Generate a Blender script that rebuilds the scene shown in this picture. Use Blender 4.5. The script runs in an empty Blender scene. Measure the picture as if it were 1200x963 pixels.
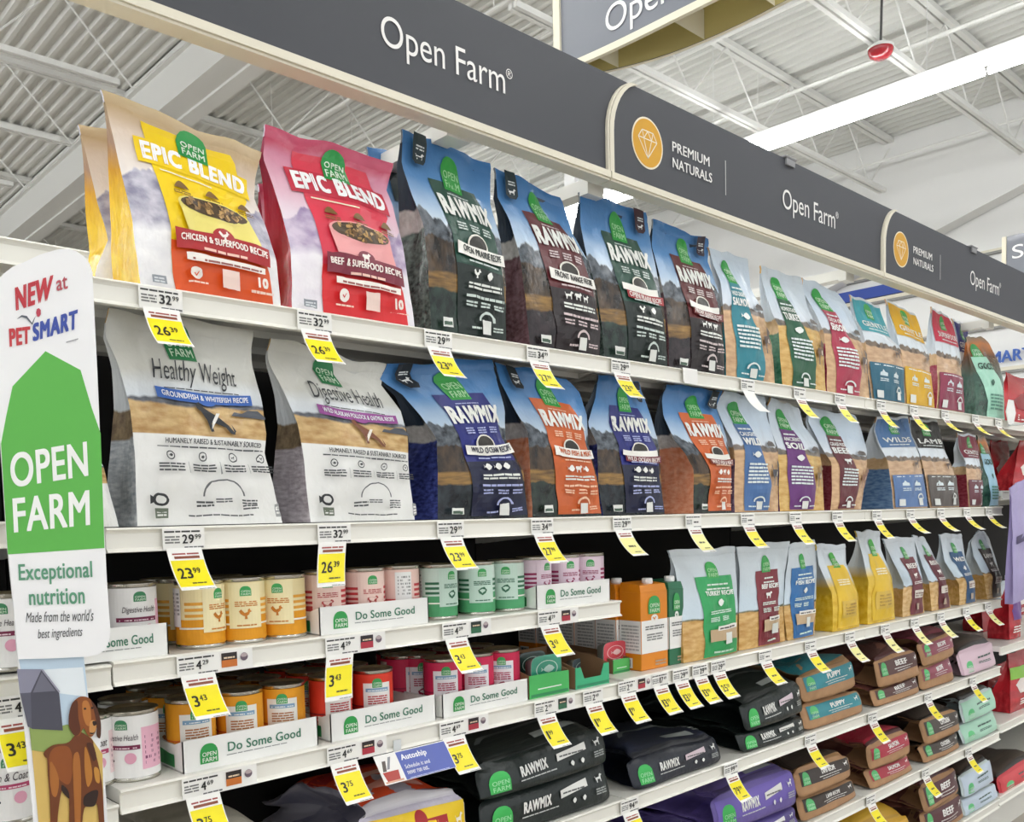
import bpy, math, random
from mathutils import Vector, Matrix, noise
from mathutils.geometry import tessellate_polygon
random.seed(7)
SC = bpy.context.scene
COL = SC.collection
# ------------------------------------------------------------------ camera
CZ = 1.40                                   # eye height above the floor
PX, PY, FPX = 599.28, 679.68, 1076.86       # principal point and focal length in pixels of the 1200x963 frame
YAW, PITCH, ROLL = -0.75612, -0.06671, 0.02458
def _rot():
    a, b, c = YAW, PITCH, ROLL
    Rz = Matrix(((math.cos(a), math.sin(a), 0), (-math.sin(a), math.cos(a), 0), (0, 0, 1)))
    Rp = Matrix(((1, 0, 0), (0, math.cos(b), math.sin(b)), (0, -math.sin(b), math.cos(b))))
    M = Matrix(((1, 0, 0), (0, 0, -1), (0, 1, 0)))
    Rr = Matrix(((math.cos(c), math.sin(c), 0), (-math.sin(c), math.cos(c), 0), (0, 0, 1)))
    return Rr @ M @ Rp @ Rz
RC = _rot()
RT = RC.transposed()
cam = bpy.data.cameras.new('camera')
camo = bpy.data.objects.new('camera', cam)
COL.objects.link(camo)
m4 = Matrix.Identity(4)
for i in range(3):
    m4[i][0] = RC[0][i]; m4[i][1] = -RC[1][i]; m4[i][2] = -RC[2][i]
m4[2][3] = CZ
camo.matrix_world = m4
cam.sensor_width = 36; cam.lens = FPX / 1200 * 36
cam.shift_x = (600 - PX) / 1200; cam.shift_y = (PY - 481.5) / 1200
cam.clip_start = 0.05; cam.clip_end = 200
SC.camera = camo
# ------------------------------------------------------------------ light, exposure
w = bpy.data.worlds.new('world'); SC.world = w; w.use_nodes = True
w.node_tree.nodes['Background'].inputs[0].default_value = (0.95, 0.97, 1.0, 1)
w.node_tree.nodes['Background'].inputs[1].default_value = 0.85
SC.view_settings.view_transform = 'Standard'; SC.view_settings.look = 'None'
SC.view_settings.exposure = 0.38; SC.view_settings.gamma = 1; SC.view_settings.use_curve_mapping = False
STRIP_POWER = 17.0
# ------------------------------------------------------------------ measuring helpers
def ray(px, py): return RT @ Vector(((px - PX) / FPX, (py - PY) / FPX, 1))
def at(px, py, y):                          # the point of the plane y = const seen at a pixel of the photograph
    d = ray(px, py); d = d * (y / d.y); return Vector((d.x, d.y, d.z + CZ))
def atx(px, py, x):
    d = ray(px, py); d = d * (x / d.x); return Vector((d.x, d.y, d.z + CZ))
def atz(px, py, z):
    d = ray(px, py); d = d * ((z - CZ) / d.z); return Vector((d.x, d.y, d.z + CZ))
def pix(P):
    q = RC @ Vector((P[0], P[1], P[2] - CZ)); return PX + FPX * q.x / q.z, PY + FPX * q.y / q.z
def xs(px, y, z):                           # x along a shelf line where it crosses a pixel column
    lo, hi = -0.2, 9.0
    for _ in range(50):
        m = (lo + hi) / 2
        if pix((m, y, z))[0] < px: lo = m
        else: hi = m
    return lo
D = 1.368                                   # the shelves' front edge
S1, S2, C1, C2, S3, S4, S5, S6 = [CZ + z for z in (0.357, 0.001, -0.194, -0.384, -0.379, -0.661, -0.935, -1.225)]
J0, BAY = 1.635, 1.22
def lerp(a, b, t): return a + (b - a) * t
def sstep(a, b, x):
    t = max(0, min(1, (x - a) / (b - a))); return t * t * (3 - 2 * t)
# ------------------------------------------------------------------ materials
def lin(h):
    h = h.lstrip('#'); r = []
    for i in (0, 2, 4):
        c = int(h[i:i + 2], 16) / 255
        r.append(c / 12.92 if c <= 0.04045 else ((c + 0.055) / 1.055) ** 2.4)
    return (*r, 1)
MATS = {}
def mat(name, hx, rough=0.5, metal=0.0, coat=0.0, bump=0.0, bscale=40.0, emit=0.0, trans=0.0, mottle=0.0):
    key = (name, hx, rough, metal, coat, bump, emit, trans)
    if key in MATS: return MATS[key]
    m = bpy.data.materials.new(name); m.use_nodes = True
    nt = m.node_tree; b = nt.nodes['Principled BSDF']
    b.inputs['Base Color'].default_value = lin(hx); b.inputs['Roughness'].default_value = rough
    b.inputs['Metallic'].default_value = metal; b.inputs['Coat Weight'].default_value = coat
    if trans: b.inputs['Transmission Weight'].default_value = trans
    if emit:
        b.inputs['Emission Color'].default_value = lin(hx); b.inputs['Emission Strength'].default_value = emit
    if bump or mottle:
        tc = nt.nodes.new('ShaderNodeTexCoord'); n = nt.nodes.new('ShaderNodeTexNoise')
        n.inputs['Scale'].default_value = bscale; n.inputs['Detail'].default_value = 3
        nt.links.new(tc.outputs['Object'], n.inputs['Vector'])
        if bump:
            bp = nt.nodes.new('ShaderNodeBump'); bp.inputs['Strength'].default_value = bump
            bp.inputs['Distance'].default_value = 0.01
            nt.links.new(n.outputs['Fac'], bp.inputs['Height']); nt.links.new(bp.outputs['Normal'], b.inputs['Normal'])
        if mottle:
            mx = nt.nodes.new('ShaderNodeMixRGB'); mx.inputs[1].default_value = lin(hx)
            mx.inputs[2].default_value = tuple(c * (1 - mottle) for c in lin(hx)[:3]) + (1,)
            nt.links.new(n.outputs['Fac'], mx.inputs[0]); nt.links.new(mx.outputs[0], b.inputs['Base Color'])
    MATS[key] = m
    return m
def ink(hx): return mat('printed_' + hx, hx, 0.38)           # print on glossy film
def paper(hx): return mat('paper_' + hx, hx, 0.6)
def art(key, stops, layers, rough=0.27, bump=0.5, stain=0.06):
    """printed artwork: a vertical ramp over v, then hill-line layers laid over it"""
    if key in MATS: return MATS[key]
    m = bpy.data.materials.new('artwork_' + key); m.use_nodes = True
    nt = m.node_tree; N = nt.nodes; Lk = nt.links.new; b = N['Principled BSDF']
    b.inputs['Roughness'].default_value = rough
    uv = N.new('ShaderNodeUVMap'); uv.uv_map = 'UVMap'
    sep = N.new('ShaderNodeSeparateXYZ'); Lk(uv.outputs[0], sep.inputs[0])
    def math_(op, a, b_=None, clamp=False):
        n = N.new('ShaderNodeMath'); n.operation = op; n.use_clamp = clamp
        for i, x in enumerate((a, b_)):
            if x is None: continue
            if isinstance(x, (int, float)): n.inputs[i].default_value = x
            else: Lk(x, n.inputs[i])
        return n.outputs[0]
    def noise_(sx, sy, seed, det=3):
        mp = N.new('ShaderNodeMapping'); Lk(uv.outputs[0], mp.inputs['Vector'])
        mp.inputs['Scale'].default_value = (sx, sy, 1); mp.inputs['Location'].default_value = (seed * 3.7, seed * 1.9, seed)
        n = N.new('ShaderNodeTexNoise'); n.inputs['Scale'].default_value = 1; n.inputs['Detail'].default_value = det
        Lk(mp.outputs[0], n.inputs['Vector']); return n.outputs['Fac']
    def mix(f, a, c):
        n = N.new('ShaderNodeMixRGB')
        if isinstance(f, (int, float)): n.inputs[0].default_value = f
        else: Lk(f, n.inputs[0])
        for i, x in ((1, a), (2, c)):
            if isinstance(x, tuple): n.inputs[i].default_value = x
            else: Lk(x, n.inputs[i])
        return n.outputs[0]
    r = N.new('ShaderNodeValToRGB'); cr = r.color_ramp
    while len(cr.elements) < len(stops): cr.elements.new(0.5)
    for e, (p_, h_) in zip(cr.elements, sorted(stops)): e.position = p_; e.color = lin(h_)
    sd = (hash_(key) % 97) / 7.0
    Lk(math_('ADD', sep.outputs[1], math_('MULTIPLY', math_('SUBTRACT', noise_(2.5, 5, sd), 0.5), stain * 2)), r.inputs[0])
    col = r.outputs[0]
    for i, l in enumerate(layers):
        h = math_('ADD', math_('MULTIPLY', math_('SUBTRACT', noise_(l.get('f', 3), 0, sd + i + 1, 4), 0.5), l.get('amp', 0.1) * 2.5), l['h'])
        f = math_('MULTIPLY', math_('SUBTRACT', h, sep.outputs[1]), 1 / l.get('soft', 0.012), True)
        s = l.get('s', (6, 6))
        n = math_('MULTIPLY', math_('SUBTRACT', noise_(s[0], s[1], sd + i * 2.3 + 5, 5), 0.33), 3.0, True)
        col = mix(f, col, mix(n, lin(l['a']), lin(l['b'])))
    Lk(col, b.inputs['Base Color'])
    if bump:
        nn = noise_(9, 9, sd + 20, 3)
        bp = N.new('ShaderNodeBump'); bp.inputs['Strength'].default_value = bump; bp.inputs['Distance'].default_value = 0.006
        Lk(nn, bp.inputs['Height']); Lk(bp.outputs[0], b.inputs['Normal'])
    MATS[key] = m
    return m
def hash_(s):
    h = 7
    for c in s: h = (h * 31 + ord(c)) % 100003
    return h
# ------------------------------------------------------------------ mesh builder
class MB:
    def __init__(s): s.v = []; s.f = []; s.m = []; s.u = []; s.mats = []
    def mi(s, m):
        if m not in s.mats: s.mats.append(m)
        return s.mats.index(m)
    def add(s, vs, fs, m, uv=None):
        o = len(s.v); k = s.mi(m)
        s.v += [Vector(p) for p in vs]; s.u += (uv if uv else [(0.5, 0.5)] * len(vs))
        for f in fs: s.f.append([i + o for i in f]); s.m.append(k)
    def grid(s, rows, m, uv=None):           # rows of equal length
        nj, ni = len(rows), len(rows[0])
        vs = [p for r in rows for p in r]
        fs = [(j * ni + i, j * ni + i + 1, (j + 1) * ni + i + 1, (j + 1) * ni + i) for j in range(nj - 1) for i in range(ni - 1)]
        s.add(vs, fs, m, [q for r in uv for q in r] if uv else None)
    def box(s, x0, x1, y0, y1, z0, z1, m, bev=0.0):
        if bev <= 0:
            vs = [(x, y, z) for z in (z0, z1) for y in (y0, y1) for x in (x0, x1)]
            s.add(vs, [(0, 2, 3, 1), (4, 5, 7, 6), (0, 1, 5, 4), (1, 3, 7, 5), (3, 2, 6, 7), (2, 0, 4, 6)], m); return
        b = bev; o = []
        for (z, ins) in ((z0, b), (z0 + b, 0), (z1 - b, 0), (z1, b)):
            X0, X1, Y0, Y1 = x0 + ins, x1 - ins, y0 + ins, y1 - ins
            c = b * 0.6
            o.append([(X0 + c, Y0, z), (X1 - c, Y0, z), (X1, Y0 + c, z), (X1, Y1 - c, z), (X1 - c, Y1, z), (X0 + c, Y1, z), (X0, Y1 - c, z), (X0, Y0 + c, z)])
        vs = [p for r in o for p in r]
        fs = [tuple(j * 8 + i for j, i in ((j, i), (j, (i + 1) % 8), (j + 1, (i + 1) % 8), (j + 1, i))) for j in range(3) for i in range(8)]
        fs += [tuple(range(7, -1, -1)), tuple(range(24, 32))]
        s.add(vs, fs, m)
    def prism(s, poly, a, b, m):             # poly: list of Vectors offset a..b (vectors)
        n = len(poly); A = [p + a for p in poly]; B = [p + b for p in poly]
        s.add(A + B, [tuple(range(n)), tuple(range(2 * n - 1, n - 1, -1))] + [(i, i + n, (i + 1) % n + n, (i + 1) % n) for i in range(n)], m)
    def bar(s, p, q, wd, ht, m, up=Vector((0, 0, 1))):
        p, q = Vector(p), Vector(q); t = (q - p).normalized(); sd = t.cross(up)
        if sd.length < 1e-4: sd = Vector((1, 0, 0))
        sd.normalize(); u = sd.cross(t)
        c = [sd * (a * wd / 2) + u * (b_ * ht / 2) for a, b_ in ((-1, -1), (1, -1), (1, 1), (-1, 1))]
        s.add([p + k for k in c] + [q + k for k in c], [(3, 2, 1, 0), (4, 5, 6, 7)] + [(i, (i + 1) % 4, (i + 1) % 4 + 4, i + 4) for i in range(4)], m)
    def tube(s, path, r, m, n=8):
        rings = []
        for i, p in enumerate(path):
            p = Vector(p); a = Vector(path[max(0, i - 1)]); b = Vector(path[min(len(path) - 1, i + 1)])
            t = (b - a).normalized(); x = t.cross(Vector((0.1, 0.2, 0.97)))
            if x.length < 1e-3: x = t.cross(Vector((1, 0, 0)))
            x.normalize(); y = t.cross(x)
            rings.append([p + (x * math.cos(k * math.tau / n) + y * math.sin(k * math.tau / n)) * r for k in range(n)] )
        for rg in rings: rg.append(rg[0])
        s.grid(rings, m)
        s.add(rings[0][:n], [tuple(range(n - 1, -1, -1))], m); s.add(rings[-1][:n], [tuple(range(n))], m)
    def lathe(s, prof, m, n=32, c=(0, 0, 0)):
        rows = [[(c[0] + r * math.sin(k * math.tau / n), c[1] - r * math.cos(k * math.tau / n), c[2] + z) for k in range(n + 1)] for r, z in prof]
        s.grid(rows, m, [[(k / n, j / (len(prof) - 1)) for k in range(n + 1)] for j in range(len(prof))])
    def build(s, name, parent=None, org=(0, 0, 0), smooth=False):
        me = bpy.data.meshes.new(name); o = Vector(org)
        me.from_pydata([tuple(p - o) for p in s.v], [], s.f); me.update()
        for m in s.mats: me.materials.append(m)
        me.polygons.foreach_set('material_index', s.m)
        uvl = me.uv_layers.new(name='UVMap')
        for lp in me.loops: uvl.data[lp.index].uv = s.u[lp.vertex_index]
        if smooth: me.polygons.foreach_set('use_smooth', [True] * len(me.polygons))
        ob = bpy.data.objects.new(name, me); COL.objects.link(ob)
        if parent: ob.parent = parent
        else: ob.location = o
        return ob
def thing(name, label, cat, loc=(0, 0, 0), group=None):
    o = bpy.data.objects.new(name, None); COL.objects.link(o); o.empty_display_size = 0.05
    o.location = loc; o['label'] = label; o['category'] = cat
    if group: o['group'] = group
    return o
def tag(o, label, cat, group=None):
    o['label'] = label; o['category'] = cat
    if group: o['group'] = group
    return o
def structure(o): o['kind'] = 'structure'; return o
def dup(root, loc, rz, label):
    r = root.copy(); COL.objects.link(r); r.location = loc; r.rotation_euler = (0, 0, rz); r['label'] = label
    for ch in list(root.children):
        c = ch.copy(); COL.objects.link(c); c.parent = r
        for g in list(ch.children):
            d = g.copy(); COL.objects.link(d); d.parent = c
    return r
# ------------------------------------------------------------------ lettering and printed shapes
TXT = {}
def text_raw(s, bold=0.0, shear=0.0, res=3):
    k = (s, bold, shear, res)
    if k in TXT: return TXT[k]
    cu = bpy.data.curves.new('t', 'FONT'); cu.body = s; cu.size = 1; cu.shear = shear; cu.resolution_u = res; cu.space_character = 1 + 2.4 * bold
    ob = bpy.data.objects.new('t', cu); COL.objects.link(ob)
    me = ob.evaluated_get(bpy.context.evaluated_depsgraph_get()).to_mesh()
    v0 = [(v.co.x, v.co.y) for v in me.vertices]; f0 = [tuple(p.vertices) for p in me.polygons]
    bpy.data.objects.remove(ob); bpy.data.curves.remove(cu)
    vs, fs = v0, f0
    if bold > 0:                               # embolden by overlaying shifted copies
        vs, fs = [], []
        for dx, dy in ((-bold, -.6 * bold), (bold, -.6 * bold), (-bold, .6 * bold), (bold, .6 * bold)):
            o = len(vs); vs += [(x + dx, y + dy) for x, y in v0]; fs += [tuple(i + o for i in f) for f in f0]
    TXT[k] = (vs, fs); return TXT[k]
DOG = [(.0, .8), (.05, .82), (.14, .62), (.6, .64), (.68, .9), (.8, 1), (.86, .92), (1, .84), (.98, .76), (.86, .74), (.8, .55), (.79, 0), (.7, 0), (.68, .34), (.36, .38), (.3, .2), (.3, 0), (.2, 0), (.19, .25), (.1, .45), (.1, .6)]
COW = [(.0, .4), (.03, .78), (.1, .84), (.7, .84), (.76, 1), (.86, .98), (1, .8), (.96, .7), (.84, .66), (.8, .45), (.78, 0), (.68, 0), (.66, .36), (.32, .38), (.28, 0), (.17, 0), (.16, .4), (.06, .6)]
HEN = [(.0, .75), (.12, .5), (.3, .32), (.42, .28), (.4, 0), (.6, 0), (.56, .3), (.72, .45), (.78, .65), (.92, .7), (.8, .85), (.78, 1), (.64, .92), (.62, .68), (.4, .58), (.16, .95)]
FISH = [(.0, .25), (.16, .45), (.34, .8), (.58, 1), (.82, .85), (1, .5), (.82, .18), (.55, .04), (.34, .2), (.16, .5), (.02, .8), (.06, .5)]
LEAF = [(.5, 0), (.8, .25), (.95, .6), (.7, 1), (.4, .9), (.1, .6), (.2, .25)]
class Dec:
    """lays printed shapes on a surface f(u, v, off) -> point, each on top of the last"""
    def __init__(s, f, step=0.0004, base=0.0016): s.f = f; s.k = base; s.st = step; s.parts = {}; s.dense = True; s.cur = 'printed_panel'
    def mb(s): return s.parts.setdefault(s.cur, MB())
    def part(s, n): s.cur = n; return s
    def up(s): s.k += s.st
    def rows(s, col, rows, nu=8, dv=0.034):
        nu = max(nu, int(18 * max(b - a for _, a, b in rows) + .5)) if s.dense else nu
        R = []
        for (v0, a0, b0), (v1, a1, b1) in zip(rows, rows[1:]):
            n = max(1, int(abs(v1 - v0) / dv + .5))
            for i in range(n): t = i / n; R.append((lerp(v0, v1, t), lerp(a0, a1, t), lerp(b0, b1, t)))
        R.append(rows[-1])
        s.mb().grid([[s.f(lerp(a, b, i / nu), v, s.k) for i in range(nu + 1)] for v, a, b in R], col if not isinstance(col, str) else ink(col)); s.up()
    def rect(s, col, u0, u1, v0, v1, nu=6): s.rows(col, [(v0, u0, u1), (v1, u0, u1)], nu)
    def dome(s, col, u0, u1, v0, v1):
        h = v1 - v0; c = (u0 + u1) / 2; w_ = (u1 - u0) / 2
        s.rows(col, [(v0, u0, u1), (v0 + .5 * h, u0 - .01 * w_, u1)] + [(v0 + h * (.5 + .5 * math.sin(a)), c - w_ * math.cos(a) ** .8, c + w_ * math.cos(a) ** .8) for a in (.4, .8, 1.15, 1.4, 1.55)], 4, .5)
    def ell(s, col, cu, cv, ru, rv, n=20):
        R = [[s.f(cu + ru * k * math.cos(a * math.tau / n), cv + rv * k * math.sin(a * math.tau / n), s.k) for a in range(n + 1)] for k in (1, .5, .001)]
        s.mb().grid(R, ink(col)); s.up()
    def arcband(s, col, cu, cv, ru, rv, t=.2, a0=0, a1=180, n=16):
        R = [[s.f(cu + ru * k * math.cos(math.radians(lerp(a0, a1, i / n))), cv + rv * k * math.sin(math.radians(lerp(a0, a1, i / n))), s.k) for i in range(n + 1)] for k in (1, 1 - t)]
        s.mb().grid(R, ink(col)); s.up()
    def band(s, col, u0, u1, v0, h, arc=0.0, tilt=0.0, n=14):
        R = [[s.f(lerp(u0, u1, i / n), v0 + k * h + tilt * i / n + arc * (1 - (2 * i / n - 1) ** 2), s.k) for i in range(n + 1)] for k in (0, .5, 1)]
        s.mb().grid(R, ink(col)); s.up()
    def poly(s, col, pts, u0, u1, v0, v1):
        P = [(lerp(u0, u1, a), lerp(v0, v1, b)) for a, b in pts]
        tri = tessellate_polygon([[Vector((a, b, 0)) for a, b in P]])
        s.mb().add([s.f(a, b, s.k) for a, b in P], [tuple(t) for t in tri], ink(col)); s.up()
    def text(s, col, t, u0, u1, v0, v1, arc=0.0, bold=0.02, shear=0.0, tilt=0.0):
        vs, fs = text_raw(t, bold, shear)
        x0 = min(a for a, b in vs); x1 = max(a for a, b in vs); y0 = min(b for a, b in vs); y1 = max(b for a, b in vs)
        P = []; n = len(vs) // 4 if bold > 0 else len(vs)
        for i, (a, b) in enumerate(vs):
            q = (a - x0) / (x1 - x0); r = (b - y0) / (y1 - y0)
            P.append(s.f(lerp(u0, u1, q), lerp(v0, v1, r) + arc * (1 - (2 * q - 1) ** 2) + tilt * q, s.k + .0004 + .00009 * (i // n)))
        s.mb().add(P, fs, ink(col)); s.up()
    def lines(s, col, u0, u1, v0, v1, n, fill=.45, jit=.25, arc=0.0):
        """rows of print too small to read"""
        h = (v1 - v0) / n
        for i in range(n):
            j = jit * random.random() * (u1 - u0) / 2
            b = v0 + i * h; k = 8
            R = [[s.f(lerp(u0 + j, u1 - j, q / k), b + e * h * fill + arc * (1 - (2 * q / k - 1) ** 2), s.k) for q in range(k + 1)] for e in (0, 1)]
            s.mb().grid(R, ink(col))
        s.up()
    def words(s, col, u0, u1, v0, v1, n=2, m=5):
        h = (v1 - v0) / n
        for i in range(n):
            x = u0
            while x < u1 - .02 * (u1 - u0):
                w_ = (u1 - u0) * random.uniform(.6, 1.5) / m; e = min(u1, x + w_)
                s.mb().grid([[s.f(x, v0 + i * h, s.k), s.f(e, v0 + i * h, s.k)], [s.f(x, v0 + (i + .55) * h, s.k), s.f(e, v0 + (i + .55) * h, s.k)]], ink(col))
                x = e + .12 * (u1 - u0) / m
        s.up()
    def finish(s, root, org):
        for n, mb in s.parts.items(): mb.build(n, root, org)
def logo(d, u0, u1, v0, v1, g='1E9A45', txt='E9F6E6', name='logo_badge'):
    c = d.cur; d.part(name); d.dome(g, u0, u1, v0, v1); w_ = u1 - u0; h = v1 - v0
    d.text(txt, 'OPEN', u0 + .12 * w_, u1 - .1 * w_, v0 + .36 * h, v0 + .58 * h, bold=.012)
    d.text(txt, 'FARM', u0 + .12 * w_, u1 - .1 * w_, v0 + .08 * h, v0 + .3 * h, bold=.012)
    d.part(c)
#@@STRUCTURE
# ================================================================== THE BUILDING
WHT = mat('painted_white_steel', 'E4E6E4', 0.55, mottle=0.06, bscale=3)
def build_hall():
    m = MB(); fl = mat('polished_concrete', 'B4ABA0', 0.35, mottle=0.3, bscale=2.5)
    m.grid([[(x, y, 0) for x in (-8, 3, 16)] for y in (-7, 8, 27)], fl)
    structure(m.build('floor'))
    # corrugated roof deck, ribs running into the depth of the hall
    zc = CZ + 5.40; m = MB(); R0 = []; pitch = 0.152; x = -8.0; dm = mat('roof_deck_paint', 'DCDDD8', 0.6, mottle=0.05, bscale=1.2)
    prof = []
    while x < 13.9:
        prof += [(x, zc - .045), (x + .045, zc - .045), (x + .065, zc), (x + .13, zc)]; x += pitch
    m.grid([[(a, y, b) for a, b in prof] for y in (-7, 10, 27)], dm)
    structure(m.build('ceiling'))
    # bar joists: a top chord, a bottom chord and zigzag webs
    jm = mat('joist_paint', 'E2E3DF', 0.5)
    for k in range(-3, 11):
        y = 4.25 + 1.862 * k
        for (xa, xb) in ((-7.9, 4.72), (5.1, 13.6)):
            m = MB(); zt = CZ + 5.32; zb = CZ + 4.575
            m.box(xa, xb, y - .075, y - .012, zt - .03, zt + .03, jm); m.box(xa, xb, y + .012, y + .075, zt - .03, zt + .03, jm)
            e = .85
            m.box(xa + (e if xa > 0 else 0), xb - (e if xa < 0 else .3), y - .055, y - .012, zb - .028, zb + .028, jm)
            m.box(xa + (e if xa > 0 else 0), xb - (e if xa < 0 else .3), y + .012, y + .055, zb - .028, zb + .028, jm)
            n = int((xb - xa) / 1.3); st = (xb - xa) / n
            for i in range(n):
                a = xa + i * st
                m.tube([(a, y, zt), (a + st / 2, y, zb)], .0105, jm, 6); m.tube([(a + st / 2, y, zb), (a + st, y, zt)], .0105, jm, 6)
            structure(m.build('ceiling_joist'))
    m = MB(); bm_ = mat('girder_paint', 'DFE0DC', 0.55)
    m.box(4.72, 5.1, -7, 27, CZ + 4.87, CZ + 5.33, bm_); m.box(4.66, 4.72, -7, 27, CZ + 5.27, CZ + 5.33, bm_); m.box(4.98, 5.16, -7, 27, CZ + 4.84, CZ + 4.87, bm_)
    structure(m.build('ceiling_girder'))
    for x, z, r in ((10.3, 4.98, .022), (8.55, 4.98, .028), (7.05, 4.95, .02), (5.9, 4.6, .014), (12.9, 4.85, .02)):
        m = MB(); m.tube([(x, -7, CZ + z), (x, 27, CZ + z)], r, jm, 8)
        for y in range(-6, 26, 4): m.tube([(x, y + .3, CZ + z), (x, y + .3, CZ + 5.36)], .006, jm, 5)
        structure(m.build('ceiling_pipe'))
    wl = mat('white_wall', 'E9EAE8', 0.65, mottle=0.03, bscale=1.0)
    m = MB(); m.box(13.8, 14.0, -7, 27, 0, CZ + 5.5, wl)
    structure(m.build('wall_right'))
    m = MB(); m.box(-8, 14, 27, 27.2, 0, CZ + 5.5, wl); structure(m.build('wall_back'))
    # slanting bulkhead on the end wall
    m = MB(); P = [atx(1003, 320, 13.5), atx(1200, 215, 13.5), Vector((13.5, 2.5, CZ + 4.95)), Vector((13.5, 2.5, CZ + 5.38)), Vector((13.5, 11.5, CZ + 5.38)), Vector((13.5, 11.5, CZ + 2.1))]
    m.prism(P, Vector((0, 0, 0)), Vector((.28, 0, 0)), wl); structure(m.build('trim_bulkhead'))
    blue = mat('blue_wall_band', '2647A0', 0.5); crm = mat('cream_trim', 'DAD6C4', 0.5); gry = mat('grey_trim', '8E8F8C', 0.5)
    m = MB(); m.box(13.74, 13.8, 5.95, 7.05, CZ + 3.20, CZ + 3.36, blue); structure(m.build('trim_blue_band'))
    for z, h in ((3.13, .05), (3.50, .03), (2.48, .06), (1.86, .05)):
        m = MB(); m.box(13.72, 13.8, 3.5, 8.5, CZ + z, CZ + z + h, crm); m.box(13.73, 13.8, 3.5, 8.5, CZ + z - .03, CZ + z, gry); structure(m.build('trim_rail'))
    P = at(681, 230, 9.0); m = MB(); m.box(P.x - .13, P.x + .13, 9, 9.2, 0, CZ + 5.35, wl); m.box(P.x - .02, P.x + .02, 8.96, 9, 0, CZ + 5.35, wl)
    structure(m.build('column'))
    # blue letters on the end wall
    m = MB(); vs, fs = text_raw('SMART', 0)
    lm = mat('blue_letters', '2F5FB5', 0.4); a = atx(1150, 425, 13.7); b = atx(1208, 421, 13.7)
    x1 = max(p[0] for p in vs); z0 = atx(1167, 425, 13.7).z; h = atx(1167, 411, 13.7).z - z0
    F = [Vector((13.70, lerp(a.y, b.y, p[0] / x1), z0 + p[1] / .72 * h)) for p in vs]
    m.add(F, fs, lm); m.add([p + Vector((.05, 0, 0)) for p in F], fs, lm)
    tag(m.build('wall_letters'), 'blue capital letters mounted high on the far white wall at right', 'letters')
build_hall()
# ------------------------------------------------------------------ ceiling lights
def strip_light(x, y0, y1, z, label):
    t = thing('strip_light', label, 'ceiling light', (x, y0, z), None)
    m = MB(); m.box(x - .11, x + .11, y0, y1, z + .07, z + .12, WHT)
    for e in (y0, y1 - .03): m.box(x - .16, x + .16, e, e + .03, z - .02, z + .06, WHT)
    m.build('housing', t, t.location)
    m = MB(); em = mat('lit_tube', 'FFFFFF', 0.4, emit=STRIP_POWER)
    y = y0
    while y < y1 - .1:
        e = min(y1, y + 2.4)
        m.tube([(x - .11, y + .02, z + .02), (x - .11, e - .02, z + .02)], .035, em, 8); m.tube([(x + .11, y + .02, z + .02), (x + .11, e - .02, z + .02)], .035, em, 8); y = e
    m.build('tube', t, t.location)
    m = MB(); y = y0 + .5
    while y < y1: m.tube([(x, y, z + .1), (x, y, CZ + 5.35)], .004, WHT, 5); y += 2.4
    m.build('hanger', t, t.location)
strip_light(9.2, -1.5, 13, CZ + 4.0, 'long white fluorescent strip light over the next aisle')
strip_light(5.0, -6, 5.6, CZ + 4.28, 'added fluorescent strip light kept unseen behind the header')  # added for more overhead light, cut short to stay behind the header
strip_light(-5.2, -6, 24, CZ + 4.28, 'added fluorescent strip light, unseen, far to the left')  # added out of view to brighten the left of the ceiling
strip_light(0.2, -6, 24, CZ + 4.28, 'fluorescent strip light hung over the aisle behind the viewer')  # unseen row added to light the shelf fronts, ceiling and girder
def fire_bell():
    c = atz(1032, 58, CZ + 4.45); t = thing('ceiling_detector', 'red dome hanging from the bar joist left of the strip light', 'detector', c)
    m = MB(); m.lathe([(.001, -.09), (.06, -.085), (.1, -.06), (.12, -.02), (.12, 0)], mat('red_dome', 'A0202B', 0.25, coat=.5), 24, c); m.build('dome', t, c, True)
    m = MB(); m.lathe([(.12, 0), (.125, .02), (.08, .05), (.03, .06), (.001, .06)], WHT, 24, c); m.build('base', t, c, True)
    m = MB(); m.tube([c + Vector((0, 0, .05)), c + Vector((.02, 0, .45)), c + Vector((.04, 0, .9))], .012, mat('cable_grey', '4A4A4A', .5), 6); m.build('cable', t, c)
fire_bell()
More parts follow.
